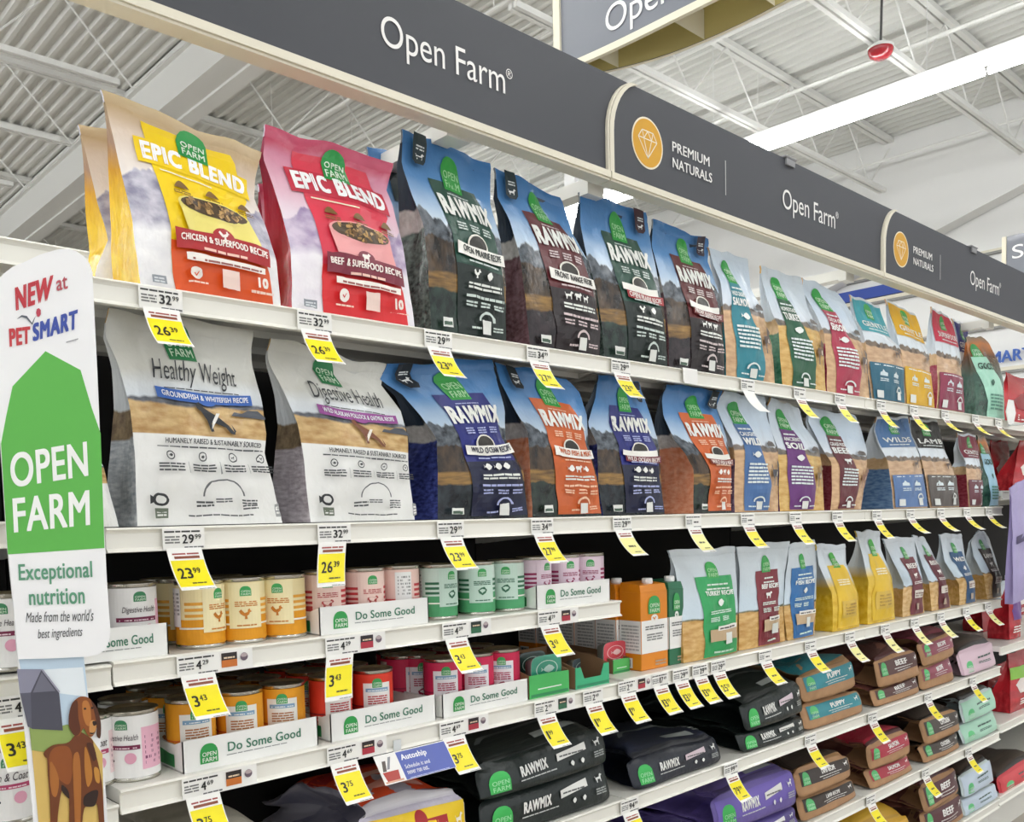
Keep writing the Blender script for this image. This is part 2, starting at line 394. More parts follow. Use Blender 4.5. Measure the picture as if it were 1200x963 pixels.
# ================================================================== THE SHELF RUN
STEEL = mat('shelf_enamel', 'E9E8E0', 0.35, coat=.15, mottle=.03, bscale=6)
RAIL = mat('price_rail_plastic', 'EFEDE3', 0.3, coat=.2)
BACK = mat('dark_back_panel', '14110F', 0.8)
DEPTH = .50; SDEP = .488
def shelf(x0, x1, z, label, dep=SDEP, lip=.036, back=None):
    t = thing('metal_shelf', label, 'shelf', ((x0 + x1) / 2, D, z), 'metal shelves of the wall run')
    o = t.location
    m = MB(); m.box(x0 + .002, x1 - .002, D + .004, D + dep, z - .022, z, STEEL)
    for k in range(3): m.box(x0 + .02, x1 - .02, D + .1 + k * .14, D + .13 + k * .14, z - .034, z - .022, STEEL)
    m.build('deck', t, o)
    m = MB(); prof = [(.004, .0), (-.003, .0), (-.006, -.003), (-.002, -.006), (.0, -.009), (.0, -lip + .006), (-.004, -lip + .003), (-.006, -lip), (.003, -lip - .001), (.006, -lip + .004)]
    m.grid([[(x, D + a, z + b) for a, b in prof] for x in (x0 + .0015, x1 - .0015)], RAIL)
    for x in (x0 + .0015, x1 - .0015): m.add([(x, D + a, z + b) for a, b in prof], [tuple(range(len(prof)))], RAIL)
    m.build('price_rail', t, o)
    for x in (x0 + .012, x1 - .012):
        m = MB(); m.prism([Vector((x, D + .06, z - .023)), Vector((x, D + dep, z - .023)), Vector((x, D + dep, z - .065)), Vector((x, D + .12, z - .035))], Vector((-.002, 0, 0)), Vector((.002, 0, 0)), STEEL); m.build('bracket', t, o)
XA0, XA1, XB1, XC1, XD1 = xs(106, D, S1), J0, J0 + BAY, J0 + 2 * BAY, J0 + 3 * BAY
for nm, z in (('top', S1), ('second', S2), ('third', C1), ('fourth', C2), ('fifth', S4)):
    shelf(XA0, XA1, z, '%s white metal shelf of the section beside the cardboard sign' % nm)
for nm, z in (('top', S1), ('second', S2), ('third', S3), ('fourth', S4), ('fifth', S5), ('bottom', S6)):
    shelf(XA1, XB1, z, '%s white metal shelf of the middle section, right of the cans' % nm)
    shelf(XB1, XC1, z, '%s white metal shelf of the far section before the red bags' % nm)
shelf(XA0, XA1, S5, 'low white metal shelf under the yellow lying bag'); shelf(XA0, XA1, S6, 'bottom white metal shelf of the section beside the sign')
shelf(-.8, XA0, at(0, 277, D).z, 'empty cream top shelf left of the cardboard sign, one notch higher'); shelf(-.8, XA0, S2 + .012, 'second shelf left of the cardboard sign')
shelf(-.8, XA0, C1 - .003, 'shelf behind the sign carrying the leftmost cans'); shelf(-.8, XA0, C2 - .02, 'lower can shelf at the left edge of the photo')
ZD = [S1 - .004, at(1176, 575, D + .1).z - .004, at(1175, 757, D).z, at(1180, 845, D).z, at(1185, 925, D).z]
for nm, z in zip(('top', 'second', 'third', 'fourth', 'lowest'), ZD):
    shelf(XC1, XD1, z, '%s shelf of the farthest section holding red bags' % nm, dep=SDEP)
    shelf(XD1, XD1 + BAY, z, '%s shelf of the section past the right edge of the photo' % nm)
def gondola():
    for i, (x0, x1, lb) in enumerate(((-.8, XA0, 'left of the cardboard sign'), (XA0, XA1, 'behind the cans'), (XA1, XB1, 'behind the middle section'), (XB1, XC1, 'behind the far section'), (XC1, XD1, 'behind the red bags'), (XD1, XD1 + BAY, 'past the right edge'))):
        t = thing('back_panel', 'dark shaded steel back panel of the shelf run %s' % lb, 'panel', ((x0 + x1) / 2, D + DEPTH, 0), 'steel back panels')
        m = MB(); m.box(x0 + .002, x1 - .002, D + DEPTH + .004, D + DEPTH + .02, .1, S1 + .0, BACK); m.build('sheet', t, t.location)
        m = MB(); m.box(x0 + .002, x1 - .002, D + DEPTH + .001, D + DEPTH + .026, S1 + .001, S1 + .02, STEEL); m.build('top_cap', t, t.location)
        k_ = thing('kick_plate', 'white base plate of the shelf run %s' % lb, 'base plate', ((x0 + x1) / 2, D + .05, 0), 'shelf base plates')
        m = MB(); m.box(x0 + .002, x1 - .002, D + .04, D + .06, 0, .11, STEEL); m.build('plate', k_, k_.location); m = MB(); m.box(x0 + .002, x1 - .002, D + .06, D + .07, .09, .11, STEEL); m.build('flange', k_, k_.location)
    for x, lb in ((XA0, 'behind the cardboard sign'), (XA1, 'between the cans and the middle section'), (XB1, 'between the middle and far sections'), (XC1, 'before the red bags')):
        t = thing('upright_post', 'slotted steel upright post of the shelf run %s' % lb, 'post', (x, D + DEPTH, 0), 'upright posts')
        m = MB(); m.box(x - .015, x + .015, D + DEPTH + .03, D + DEPTH + .08, 0, CZ + (.78 if x != XA0 else .34), STEEL)
        m.build('post', t, t.location)
        m = MB(); k = .1
        dk = mat('slot_black', '22211F', .7)
        while k < CZ + (.7 if x != XA0 else .3): m.box(x - .003, x + .003, D + DEPTH + .0285, D + DEPTH + .0298, k, k + .018, dk); k += .0508
        m.build('slot_row', t, t.location)
        if x == XA0: continue
        h_ = thing('cantilever_beam', 'white arm holding the header to the post %s' % lb, 'beam', (x, D + .3, CZ + .75), 'header beams')
        m = MB(); m.box(x - .03, x + .012, D + .06, D + DEPTH + .027, CZ + .735, CZ + .765, STEEL); m.build('beam', h_, h_.location)
        m = MB(); m.box(x - .036, x + .018, D + .045, D + .07, CZ + .728, CZ + .772, STEEL); m.build('end_clip', h_, h_.location)
    t = thing('support_arm', 'pale horizontal arm behind the header above the pink bag', 'arm', (1.19, D + .25, CZ + .75)); m = MB()
    m.box(1.17, 1.21, D + .02, D + DEPTH + .06, CZ + .735, CZ + .765, STEEL); m.build('beam', t, t.location)
    m = MB(); m.box(1.16, 1.22, D + .01, D + .05, CZ + .73, CZ + .775, STEEL); m.build('clip', t, t.location)
gondola()
# ------------------------------------------------------------------ header signs
HY = 1.355
def header_panel(x0, label, left_cap, icon, x1=None):
    """one slate sign panel of the header, with rounded cream-edged left end"""
    W_ = 1.329; x1 = x1 or x0 + W_; zb, zt = CZ + .752, CZ + .962
    t = thing('header_sign', label, 'sign', (x0, HY, zb), 'slate header signs')
    fc = mat('slate_sign_face', '404248', 0.5); cr = mat('cream_sign_edge', 'E6E0CC', 0.4)
    def outline(off):
        P = []
        if left_cap:
            for k in range(9):
                a = k / 8; P.append((x0 + off + .085 * a * a * (1.4 - .4 * a), zb + (zt - zb) * (.42 + .58 * math.sin(a * 1.35) / math.sin(1.35))))
            P[-1] = (P[-1][0], zt)
            P = [(x0 + off, zb)] + P
        else: P = [(x0 + off, zb), (x0 + off, zt)]
        return P
    def right(off):
        P = []
        for k in range(9):
            a = k / 8; P.append((x1 + off + .085 * a * a * (1.4 - .4 * a), zb + (zt - zb) * (.42 + .58 * math.sin(a * 1.35) / math.sin(1.35))))
        P[-1] = (P[-1][0], zt)
        return [(x1 + off, zb)] + P
    L_, R_ = outline(.0), right(-.012)
    V2 = lambda p, y: Vector((p[0], y, p[1]))
    m = MB(); poly = [V2(p, HY) for p in L_] + [V2(p, HY) for p in reversed(R_)]
    m.prism(poly, Vector((0, -.012, 0)), Vector((0, .012, 0)), fc); m.build('panel_face', t, t.location)
    if left_cap:
        m = MB(); a = outline(-.005); b = outline(.0085)
        for y0, y1 in ((-.02, .004),):
            m.grid([[V2(p, HY + y0) for p in a], [V2(p, HY + y0) for p in b]], cr)
            m.grid([[V2(p, HY + y0) for p in b], [V2(p, HY + y1) for p in b]], cr); m.grid([[V2(p, HY + y1) for p in a], [V2(p, HY + y0) for p in a]], cr)
        a = outline(-.011); b = outline(-.0065)
        m.grid([[V2(p, HY - .019) for p in a], [V2(p, HY - .019) for p in b]], cr); m.grid([[V2(p, HY - .004) for p in a], [V2(p, HY - .019) for p in a]], cr)
        m.build('edge_trim', t, t.location)
    m = MB(); m.box(x0, x1 - .004, HY - .02, HY + .016, zb - .014, zb - .0, cr); m.box(x0, x1 - .004, HY - .016, HY + .02, zb - .019, zb - .0142, cr)
    m.build('bottom_rail', t, t.location)
    m = MB(); m.box(x0 + .1, x1 - .1, HY + .013, HY + .03, zb + .02, zt - .02, STEEL); m.build('backing', t, t.location)
    F = lambda u, v, o: Vector((u, HY - .0125 - o, v))
    d = Dec(F, .0004, .0004); wm = 'F4F3EF'
    tx = x0 + (.727 if icon else 0); q = HY - .013
    vs, fs = text_raw('Open Farm', .0, 0, 8)
    b0 = CZ + .828; s_ = .0545 / .73; xs_ = .297 / max(p[0] for p in vs); tx0 = x0 + .721
    d.part('lettering'); m = d.mb(); m.add([F(tx0 + p[0] * xs_, b0 + p[1] * s_, .001) for p in vs], fs, ink(wm))
    vs2, fs2 = text_raw('®', .0); m.add([F(tx0 + .3 + p[0] * .024, b0 + .032 + p[1] * .026, .001) for p in vs2], fs2, ink(wm))
    if icon:
        k = x0 + .135; c = CZ + .848
        d.part('diamond_icon'); d.ell('F2E8CF', k, c, .057, .057, 40); d.ell('D9A016', k, c, .053, .053, 40)
        def ln(a, b, wd=.0022):
            a = Vector((k + a[0], 0, c + a[1])); b = Vector((k + b[0], 0, c + b[1])); n_ = Vector((-(b - a).z, 0, (b - a).x)).normalized() * wd / 2
            d.mb().add([F((p).x, (p).z, d.k) for p in (a - n_, b - n_, b + n_, a + n_)], [(0, 1, 2, 3)], ink('F6EFDC'))
        T = [(-.02, .026), (.02, .026), (.034, .008), (0, -.034), (-.034, .008)]
        for a, b in zip(T, T[1:] + T[:1]): ln(a, b)
        ln((-.034, .008), (.034, .008))
        for a in (-.014, .014): ln((a, .008), (0, -.034)); ln((a, .008), (a * 1.4, .026)); ln((a, .008), (0, .026))
        d.part('tagline')
        d.text(wm, 'PREMIUM', x0 + .227, x0 + .378, CZ + .853, CZ + .876, bold=.012); d.text(wm, 'NATURALS', x0 + .227, x0 + .388, CZ + .816, CZ + .839, bold=.012)
        d.part('divider_line'); d.rect('C9C9C6', x0 + .446, x0 + .449, CZ + .80, CZ + .885, 1)
    d.finish(t, t.location)
HS = 1.592
header_panel(HS - 1.329, 'nearest slate header sign with large white lettering at top', False, False)
header_panel(HS, 'second slate header sign with yellow diamond icon, above the blue bags', True, True)
header_panel(HS + 1.329, 'third slate header sign with small yellow diamond icon at right', True, True)
header_panel(HS + 2 * 1.329, 'slate header sign cut by the right edge of the photo', True, True)
for x, z, lb in ((1020, 0, 'clip on the top edge of the second header'),): pass
def clip(px, py, label):
    p = at(px, py, HY); t = thing('sign_clip', label, 'clip', p); g = mat('clip_grey', '8B8C8E', .4)
    m = MB(); m.box(p.x - .03, p.x + .03, HY - .02, HY + .02, CZ + .9625, CZ + .969, g, .002); m.build('cap', t, p)
    m = MB(); m.box(p.x - .022, p.x + .022, HY - .018, HY - .0125, CZ + .945, CZ + .9622, g); m.build('tongue', t, p)
clip(920, 196, 'small grey clip on top of the slate header with the strip light above'); clip(1136, 300, 'small grey clip on top of the farther slate header')
def blade_sign(X, y0, y1, z0, z1, label, word, gap=.14, wy=(.18, .75), px_word=None):
    t = thing('hanging_sign', label, 'sign', (X, y1, z0), None)
    fc = mat('slate_blade_face', '787C85', 0.35, coat=.2); cr = mat('cream_blade_edge', 'E9E3CD', 0.45); gd = mat('gold_inside', 'C7BB7F', 0.5)
    n = 14
    def sheet(bulge, dx): return [(X + dx + bulge * math.sin(math.pi * i / n), lerp(y1, y0, i / n), z0 + .03 * (2 * i / n - 1) ** 2 * (1 if i < n / 2 else .3)) for i in range(n + 1)]
    A, B = sheet(-.02, 0), sheet(.05, .06 + gap * .0)
    B = [(x + gap * (i / n) * .8, y, z) for i, (x, y, z) in enumerate(B)]
    m = MB(); m.grid([[(x, y, z) for x, y, z in A], [(x, y, z1) for x, y, z in A]], fc); m.build('front_panel', t, t.location, True)
    m = MB(); m.grid([[(x + .008, y, z) for x, y, z in A], [(x + .008, y, z1) for x, y, z in A]], gd); m.grid([[(x, y, z) for x, y, z in B], [(x, y, z1) for x, y, z in B]], gd)
    m.grid([[(x + .008, y, z) for x, y, z in B], [(x + .008, y, z1) for x, y, z in B]], fc); m.build('rear_panel', t, t.location, True)
    m = MB()
    m.grid([[(x - .004, y, z - .006) for x, y, z in A], [(x - .004, y, z + .018) for x, y, z in A]], cr); m.grid([[(x - .004, y, z - .006) for x, y, z in A], [(x + .012, y, z - .006) for x, y, z in A]], cr)
    m.grid([[(x - .004, y, z - .004) for x, y, z in B], [(x + .012, y, z - .004) for x, y, z in B]], cr)
    m.box(X - .012, X + .012, y1 - .028, y1 + .004, z0, z1, cr)
    m.build('edge_trim', t, t.location)
    for i in (3, 8, 12):
        a, b = A[i], B[i]; m = MB(); m.add([(a[0] + .008, a[1], a[2]), (b[0], b[1], b[2]), (b[0], b[1], b[2] + .1), (a[0] + .008, a[1], a[2] + .1)], [(0, 1, 2, 3)], cr); m.build('spacer', t, t.location)
    m = MB()
    m.box(X + .01, B[0][0], y1 - .02, y1 - .012, z0, z1, cr)
    m.build('spacer', t, t.location)
    vs, fs = text_raw(word, 0, 0, 8); m = MB()
    (ya, za, yb, h) = px_word; mx = max(p[0] for p in vs)
    def xon(y): return X - .02 * math.sin(math.pi * (y1 - y) / (y1 - y0)) - .003
    m.add([Vector((xon(lerp(ya, yb, p[0] / mx)), lerp(ya, yb, p[0] / mx), za + p[1] / .73 * h)) for p in vs], fs, ink('F4F4F2')); m.build('lettering', t, t.location)
    m = MB()
    for y in (lerp(y0, y1, .2), lerp(y0, y1, .8)): m.tube([(X + .04, y, z1), (X + .04, y, CZ + 5.3)], .004, WHT, 5)
    m.build('hanger', t, t.location)
a = atx(712, 33, 2.6); b = atx(800, -10, 2.6)
blade_sign(2.6, 1.5, 2.44, CZ + 1.632, CZ + 2.35, 'large slate blade sign with cream edges hanging above the header', 'Open Farm', px_word=(a.y, atx(722, 38, 2.6).z, a.y - .62, .095))
blade_sign(8.0, 1.7, 2.70, CZ + 1.55, CZ + 2.13, 'small slate blade sign at the right edge, partly cut off', 'S', px_word=(atx(1185, 300, 8).y, atx(1185, 304, 8).z, atx(1200, 300, 8).y, .11))
# ================================================================== POUCHES STANDING ON THE SHELVES
def edge_at(E_, v):
    """pixel of a traced edge at height fraction v (edge listed bottom to top)"""
    y0, y1 = E_[0][1], E_[-1][1]; t = y0 + (y1 - y0) * v
    for (xa, ya), (xb, yb) in zip(E_, E_[1:]):
        if (ya >= t >= yb) and ya != yb: k = (t - ya) / (yb - ya); return lerp(xa, xb, k), t
    return E_[-1][0], t
ZTOP = {'pouches on the second shelf': S1 - .0245, 'pouches on the third shelf': S2 - .0245}
def pouch(label, L, R, kind, y=None, d=.11, lean=.05, bulge=.016, cat='bag', group=None, name='food_pouch', wave=.004, seed=None, zbase=None, extra=None, zmax=None):
    y0 = (y if y is not None else D + .022); NV, NU = 30, 16
    if group in ZTOP: lean = min(lean, .026)         # under a shelf the seals stand near its front edge
    sd = hash_(label) % 50 if seed is None else seed
    Lw, Rw = [], []
    for j in range(NV + 1):
        v = j / NV; yy = y0 + lean * sstep(.12, 1, v)
        a = edge_at(L, v); b = edge_at(R, v); Lw.append(at(*a, yy)); Rw.append(at(*b, yy))
    if zbase is not None:                      # stand it exactly on its shelf
        for W_ in (Lw, Rw):
            dz = zbase + .0015 - W_[0].z
            for j, p in enumerate(W_): p.z += dz * (1 - j / NV) ** 1.5
    if zmax is None and group in ZTOP: zmax = ZTOP[group]
    top_ = max(p.z for p in Lw + Rw) + (wave if zmax else 0)
    if zmax and zbase is not None and top_ > zmax:      # keep the seal clear of the shelf above
        q_ = (zmax - zbase) / (top_ - zbase)
        for p in Lw + Rw: p.z = zbase + (p.z - zbase) * q_
    P = []
    for j in range(NV + 1):
        v = j / NV; row = []
        for i in range(NU + 1):
            u = i / NU; p = Lw[j].lerp(Rw[j], u)
            B = (max(0, math.sin(math.pi * min(1, (v + .06) / .92)))) ** .7 if v < .9 else 0
            p.y -= bulge * (1 - (2 * u - 1) ** 2) ** .8 * B
            n_ = noise.noise(Vector((p.x * 9 + sd, p.z * 11, sd * 1.7))) * .008 + noise.noise(Vector((p.x * 30 + p.z * 14, p.z * 22 + sd, sd))) * .0042 + abs(noise.noise(Vector((p.x * 16 - p.z * 9, p.z * 5, sd + 9)))) * .005
            p.y += n_ * sstep(0, .08, v) * (.35 + .65 * min(1, 6 * min(u, 1 - u)))
            p.z += wave * sstep(.72, 1, v) * (math.sin(u * 7.3 + sd) + .5 * math.sin(u * 15 + sd * 2)) * (4 * u * (1 - u))
            row.append(p)
        P.append(row)
    JS = 28                                    # the crimped seal starts here
    W0 = (Rw[0] - Lw[0]).length; org = Vector(((Lw[0].x + Rw[0].x) / 2, y0 + d / 2, Lw[0].z))
    t = thing(name, label, cat, org, group)
    uv = [[(i / NU, j / NV) for i in range(NU + 1)] for j in range(NV + 1)]
    # front face and back face
    m = MB(); m.grid(P[:JS + 1], kind['front'], uv[:JS + 1])
    th = [.004 + (d - .004) * (1 - sstep(.12, 1, j / NV)) for j in range(NV + 1)]
    Bk = []
    for j in range(NV + 1):
        row = []
        for i in range(NU + 1):
            q = Lw[j].lerp(Rw[j], i / NU); q.y += th[j] + .5 * bulge * (1 - (2 * i / NU - 1) ** 2) * (1 - sstep(.5, .95, j / NV)); q.z = P[j][i].z; row.append(q)
        Bk.append(row)
    m.grid([r[::-1] for r in Bk[:JS + 1]], kind['gusset'], uv[:JS + 1])
    m.grid([[p for p in P[0]], [p for p in Bk[0]]], kind['gusset'])
    m.build('bag_body', t, org, True)
    for side in (0, 1):
        m = MB(); rows = []; ur = []
        for j in range(JS + 1):
            f = P[j][0 if side == 0 else NU]; b = Bk[j][0 if side == 0 else NU]; v = j / NV
            mid = (f + b) / 2; mid.x += (1 if side == 0 else -1) * (.008 + .22 * th[j] * sstep(.25, .8, v)) * (1 if v > .04 else 0)
            q1 = f.lerp(mid, .5); q2 = b.lerp(mid, .5); n_ = noise.noise(Vector((sd + side * 9, v * 9, 1))) * .004
            q1.x += n_; q2.x -= n_
            r = [b, q2, mid, q1, f]; rr = [(0, v), (.25, v), (.5, v), (.75, v), (1, v)]
            rows.append(r if side == 0 else r[::-1]); ur.append(rr)
        m.grid(rows, kind['gusset'], ur); m.build('side_gusset', t, org, True)
    m = MB(); cr = []
    for j in range(JS, NV + 1): cr.append([p + Vector((0, (-.0012 if (j % 2) else .0006), 0)) for p in P[j]])
    m.grid(cr, kind['front'], uv[JS:]); m.grid([[p + Vector((0, .005, 0)) for p in r[::-1]] for r in cr], kind['gusset'], [r[::-1] for r in uv[JS:]])
    tp = cr[-1]; m.grid([tp, [p + Vector((0, .005, 0)) for p in tp]], kind['front'], [uv[-1], uv[-1]])
    for i in (0, NU): m.grid([[r[i] for r in cr], [r[i] + Vector((0, .005, 0)) for r in cr]], kind['front'])
    m.build('top_seal', t, org, True)
    if kind.get('print'):
        def f(u, v, o):
            u = max(.002, min(.998, u)) * NU; v = max(.002, min(.998, v)) * NV
            i = min(NU - 1, int(u)); j = min(NV - 1, int(v)); a = u - i; b = v - j
            p00, p10, p01, p11 = P[j][i], P[j][i + 1], P[j + 1][i], P[j + 1][i + 1]
            p = p00.lerp(p10, a).lerp(p01.lerp(p11, a), b)
            n_ = ((p10 + p11) - (p00 + p01)).cross((p01 + p11) - (p00 + p10))
            n_.normalize(); return p + n_ * o
        dd = Dec(f); kind['print'](dd, **(extra or {})); dd.finish(t, org)
    return t
# ------------------------------------------------------------------ the kinds of print
def K(front, gusset, pr): return dict(front=front, gusset=gusset, print=pr)
SIL = dict(dog=DOG, cow=COW, hen=HEN, fish=FISH, leaf=LEAF)
def pr_epic(d, pan='F6D20A', low='E2571A', rib='B01E24', bowl='EFE07A', recipe='CHICKEN & SUPERFOOD RECIPE', ic='hen', edge='F6D20A'):
    d.rows(pan, [(.02, .22, .93), (.1, .21, .92), (.2, .21, .915), (.32, .22, .86), (.42, .22, .82), (.5, .215, .83), (.6, .21, .86), (.64, .205, .9), (.86, .2, .84), (.9, .2, .8)], 10)
    d.rows(low, [(.012, .22, .93), (.1, .21, .92), (.2, .21, .915), (.27, .215, .89)], 10)
    d.band(edge, .12, .93, .655, .135, .012); d.text('FFFFFF', 'EPIC BLEND', .155, .905, .675, .775, arc=.012, bold=.055)
    d.band('F4EFD0', .25, .62, .635, .008)
    logo(d, .42, .63, .775, .955)
    for k, (a, b) in enumerate(((.3, .585), (.52, .585), (.76, .575))): d.poly('7A5A2C', [(0, 0), (.08, .3), (.25, .7), (.42, .95), (.6, .95), (.78, .65), (.93, .25), (1, 0)], a + .01, a + .11, b - .025, b + .015); d.words('7A5A20', a, a + .12, b - .06, b - .038, 2, 2)
    d.rows(bowl, [(.28, .36, .86), (.36, .325, .85), (.47, .3, .82)], 8)
    d.ell(bowl, .56, .475, .262, .056); d.ell('4E3A20', .56, .477, .245, .046)
    for _ in range(70):
        a = random.random() * 6.28; r = random.random() ** .5 * .9; cu, cv = .56 + .235 * r * math.cos(a), .48 + .043 * r * math.sin(a)
        q = random.random() * 3.14; co, si = math.cos(q), math.sin(q)
        pts = [(cu + (x_ * co - y_ * si) * .018, cv + (x_ * si + y_ * co) * .013) for x_, y_ in ((-1, -.4), (0, -.55), (1, -.35), (1, .4), (0, .55), (-1, .4))]
        d.mb().add([d.f(a_, b_, d.k + .0003) for a_, b_ in pts], [tuple(range(6))], ink(random.choice(('C29A5C', '8C6A38', '6B4C26', '3B2A18', 'A67F46'))))
    d.up(); d.up()
    d.ell(rib, .57, .335, .075, .045); d.band(rib, .235, .9, .225, .105, .008)
    d.poly('F8EDE6', SIL[ic], .53, .61, .315, .365)
    d.text('FFF4EC', recipe, .265, .875, .272, .308, arc=.008, bold=.04); d.words('F3C9B8', .42, .72, .236, .262, 1, 4)
    d.band('F7F1E8', .3, .85, .172, .036, .004); d.words('A66', .34, .82, .18, .198, 1, 8) if False else d.words('A0605A', .34, .82, .18, .2, 1, 8)
    d.ell('F8F0E8', .355, .115, .042, .033); d.poly(low, [(0, .5), (.15, .65), (.38, .3), (.85, 1), (1, .85), (.4, 0)], .335, .375, .1, .13); d.words('F5D8C6', .29, .43, .055, .072, 1, 4)
    d.rect('F4D9CE', .53, .65, .055, .155); d.text('FBF3EA', '10', .78, .86, .09, .145, bold=.05); d.words('F5D8C6', .73, .9, .062, .076, 1, 5)
    d.part('printed_panel'); d.rect('8E949A', .06, .15, .02, .06); d.words('D8DCE0', .07, .14, .025, .055, 2, 2)
def pr_raw(d, pan='1F4A3C', low='16241F', rib='F4F2EA', recipe='OPEN PRAIRIE RECIPE', ic=('hen', 'leaf'), side=0, tab='22343A', rib2=None, lt='C9D6CF', full=False, txt=True):
    d.rows(pan, [(.3, .3, .93), (.4, .28, .93), (.5, .26, .9), (.6, .25, .86), (.7, .25, .83), (.79, .24, .79)], 8)
    d.rows(low, [(.015, .32, .985), (.1, .32, .98), (.2, .31, .97), (.3, .3, .945), (.36, .285, .93)], 8)
    logo(d, .4, .62, .75, .935, '28A03C', 'A9E0A8')
    d.words(lt, .4, .66, .722, .733, 1, 5)
    d.text('F3F4EE', 'RAWMIX', .26, .87, .6, .71, bold=.055)
    for a in (.36, .52, .68): d.words(lt, a, a + .11, .535, .58, 3, 2)
    d.ell('E9E6DA', .57, .465, .13, .06); d.ell('2A2620', .57, .467, .11, .048)
    if rib2: d.band(rib2, .34, .96, .385, .05, -.01)
    d.band(rib, .3, .96 if not rib2 else .86, .405 if not rib2 else .43, .062 if not rib2 else .04, -.012)
    d.text(low if not rib2 else 'F5E8E2', recipe, .36, .9, .42 if not rib2 else .392, .455 if not rib2 else .422, arc=-.012, bold=.03)
    d.words(lt, .42, .84, .372, .388, 1, 6)
    n = len(ic)
    for k, q in enumerate(ic): a = .44 + .34 * (k + .5) / n; d.poly('F1F2EC', SIL[q], a - .05, a + .05, .3, .345)
    d.words('E4E8E0', .42, .86, .245, .285, 2, 5); d.words(lt, .4, .9, .2, .225, 1, 7)
    for a in (.4, .58, .76): d.words(lt, a, a + .13, .155, .19, 2, 2)
    d.arcband(lt, .66, .085, .1, .05, .25); d.rect('E6E8E2', .6, .71, .022, .092); d.words(lt, .46, .58, .04, .06, 1, 3); d.words(lt, .74, .88, .04, .07, 2, 3)
    d.rect('E8EAE4', .1, .22, .03, .075); d.rect('47604E', .11, .21, .034, .052)
    a = .07 if side == 0 else .74
    d.part('corner_tab'); d.rows(tab, [(.83, a + .03, a + .11), (.85, a, a + .135), (.99, a, a + .135)], 3); d.poly('EDF0EE', DOG, a + .025, a + .115, .855, .895); d.words('DDE3E2', a + .03, a + .11, .91, .94, 2, 2)
def pr_craft(d, pan='2B8C9C', t1='WILD CAUGHT', t2='SALMON', ic='fish', wide=False, animal='5A4A44', m1=(.36, .62)):
    a, b = m1
    d.rows(pan, [(.012, .18, .7), (.1, .18, .72), (.22, .16, .72), (.34, .14, .66), (.45, .13, .56), (.55, .14, .5), (.65, .17, .48), (.74, .18, .47)], 8)
    logo(d, .19, .44, .735, .93, '24A13F', 'D5F0D2')
    d.words('E8F0EE', .2, .44, .685, .71, 1, 3); d.text('F5F7F4', t1, .17, .46, .63, .665, bold=.03); d.text('F8F9F6', t2, .16, .5, .555, .615, bold=.05)
    d.poly('F0F4F0', SIL[ic], .28, .48, .45, .51)
    d.words('E3ECEA', .2, .62, .24, .42, 6, 6); d.arcband('E6EEEC', .46, .085, .12, .05, .25); d.rect('E6E8E2', .4, .52, .022, .09); d.words('DCE6E4', .24, .38, .04, .06, 1, 3); d.words('DCE6E4', .55, .68, .04, .06, 1, 3)
    d.part('dog_print'); d.poly(animal, DOG, .7, .95, .22, .44); d.poly('E9DCCB', [(0, 0), (.4, .1), (.5, .5), (.2, .6)], .83, .9, .3, .38)
    d.poly('59534F', [(0, 0), (0, .45), (.35, 1), (.8, .9), (1, .4), (1, 0)], .66, .88, .555, .6)
def pr_cat(d, top='39A3B0', low='1E6076', title='GENTLE', split=.42):
    d.rows(top, [(.66, .02, .98), (.75, .02, .98), (.97, .02, .98)], 8)
    logo(d, .38, .6, .8, .95, '3DAE52', 'E4F3DC'); d.text('F4F6F2', title, .12, .88, .71, .765, bold=.02); d.words('EAF2F0', .2, .8, .68, .698, 1, 6)
    d.part('lower_band'); d.rows(low, [(.015, .03, .97), (.15, .03, .97), (.36, .03, .97)], 8)
    d.words('E9F1F2', .12, .9, .335, .352, 1, 6)
    for a in (.2, .55): d.poly('DDE9EC', [(0, 0), (.1, .5), (.3, .6), (.45, 1), (.7, .6), (1, .5), (1, 0)], a, a + .2, .24, .3); d.words('DDE9EC', a, a + .22, .19, .225, 2, 2)
    d.rect('E8ECE8', .68, .8, .03, .11); d.arcband('E8ECE8', .74, .1, .1, .06, .25); d.rect('E8ECE8', .1, .26, .03, .1)
    d.part('dog_print'); d.poly('5A473C', DOG, .62, .82, .43, .52)
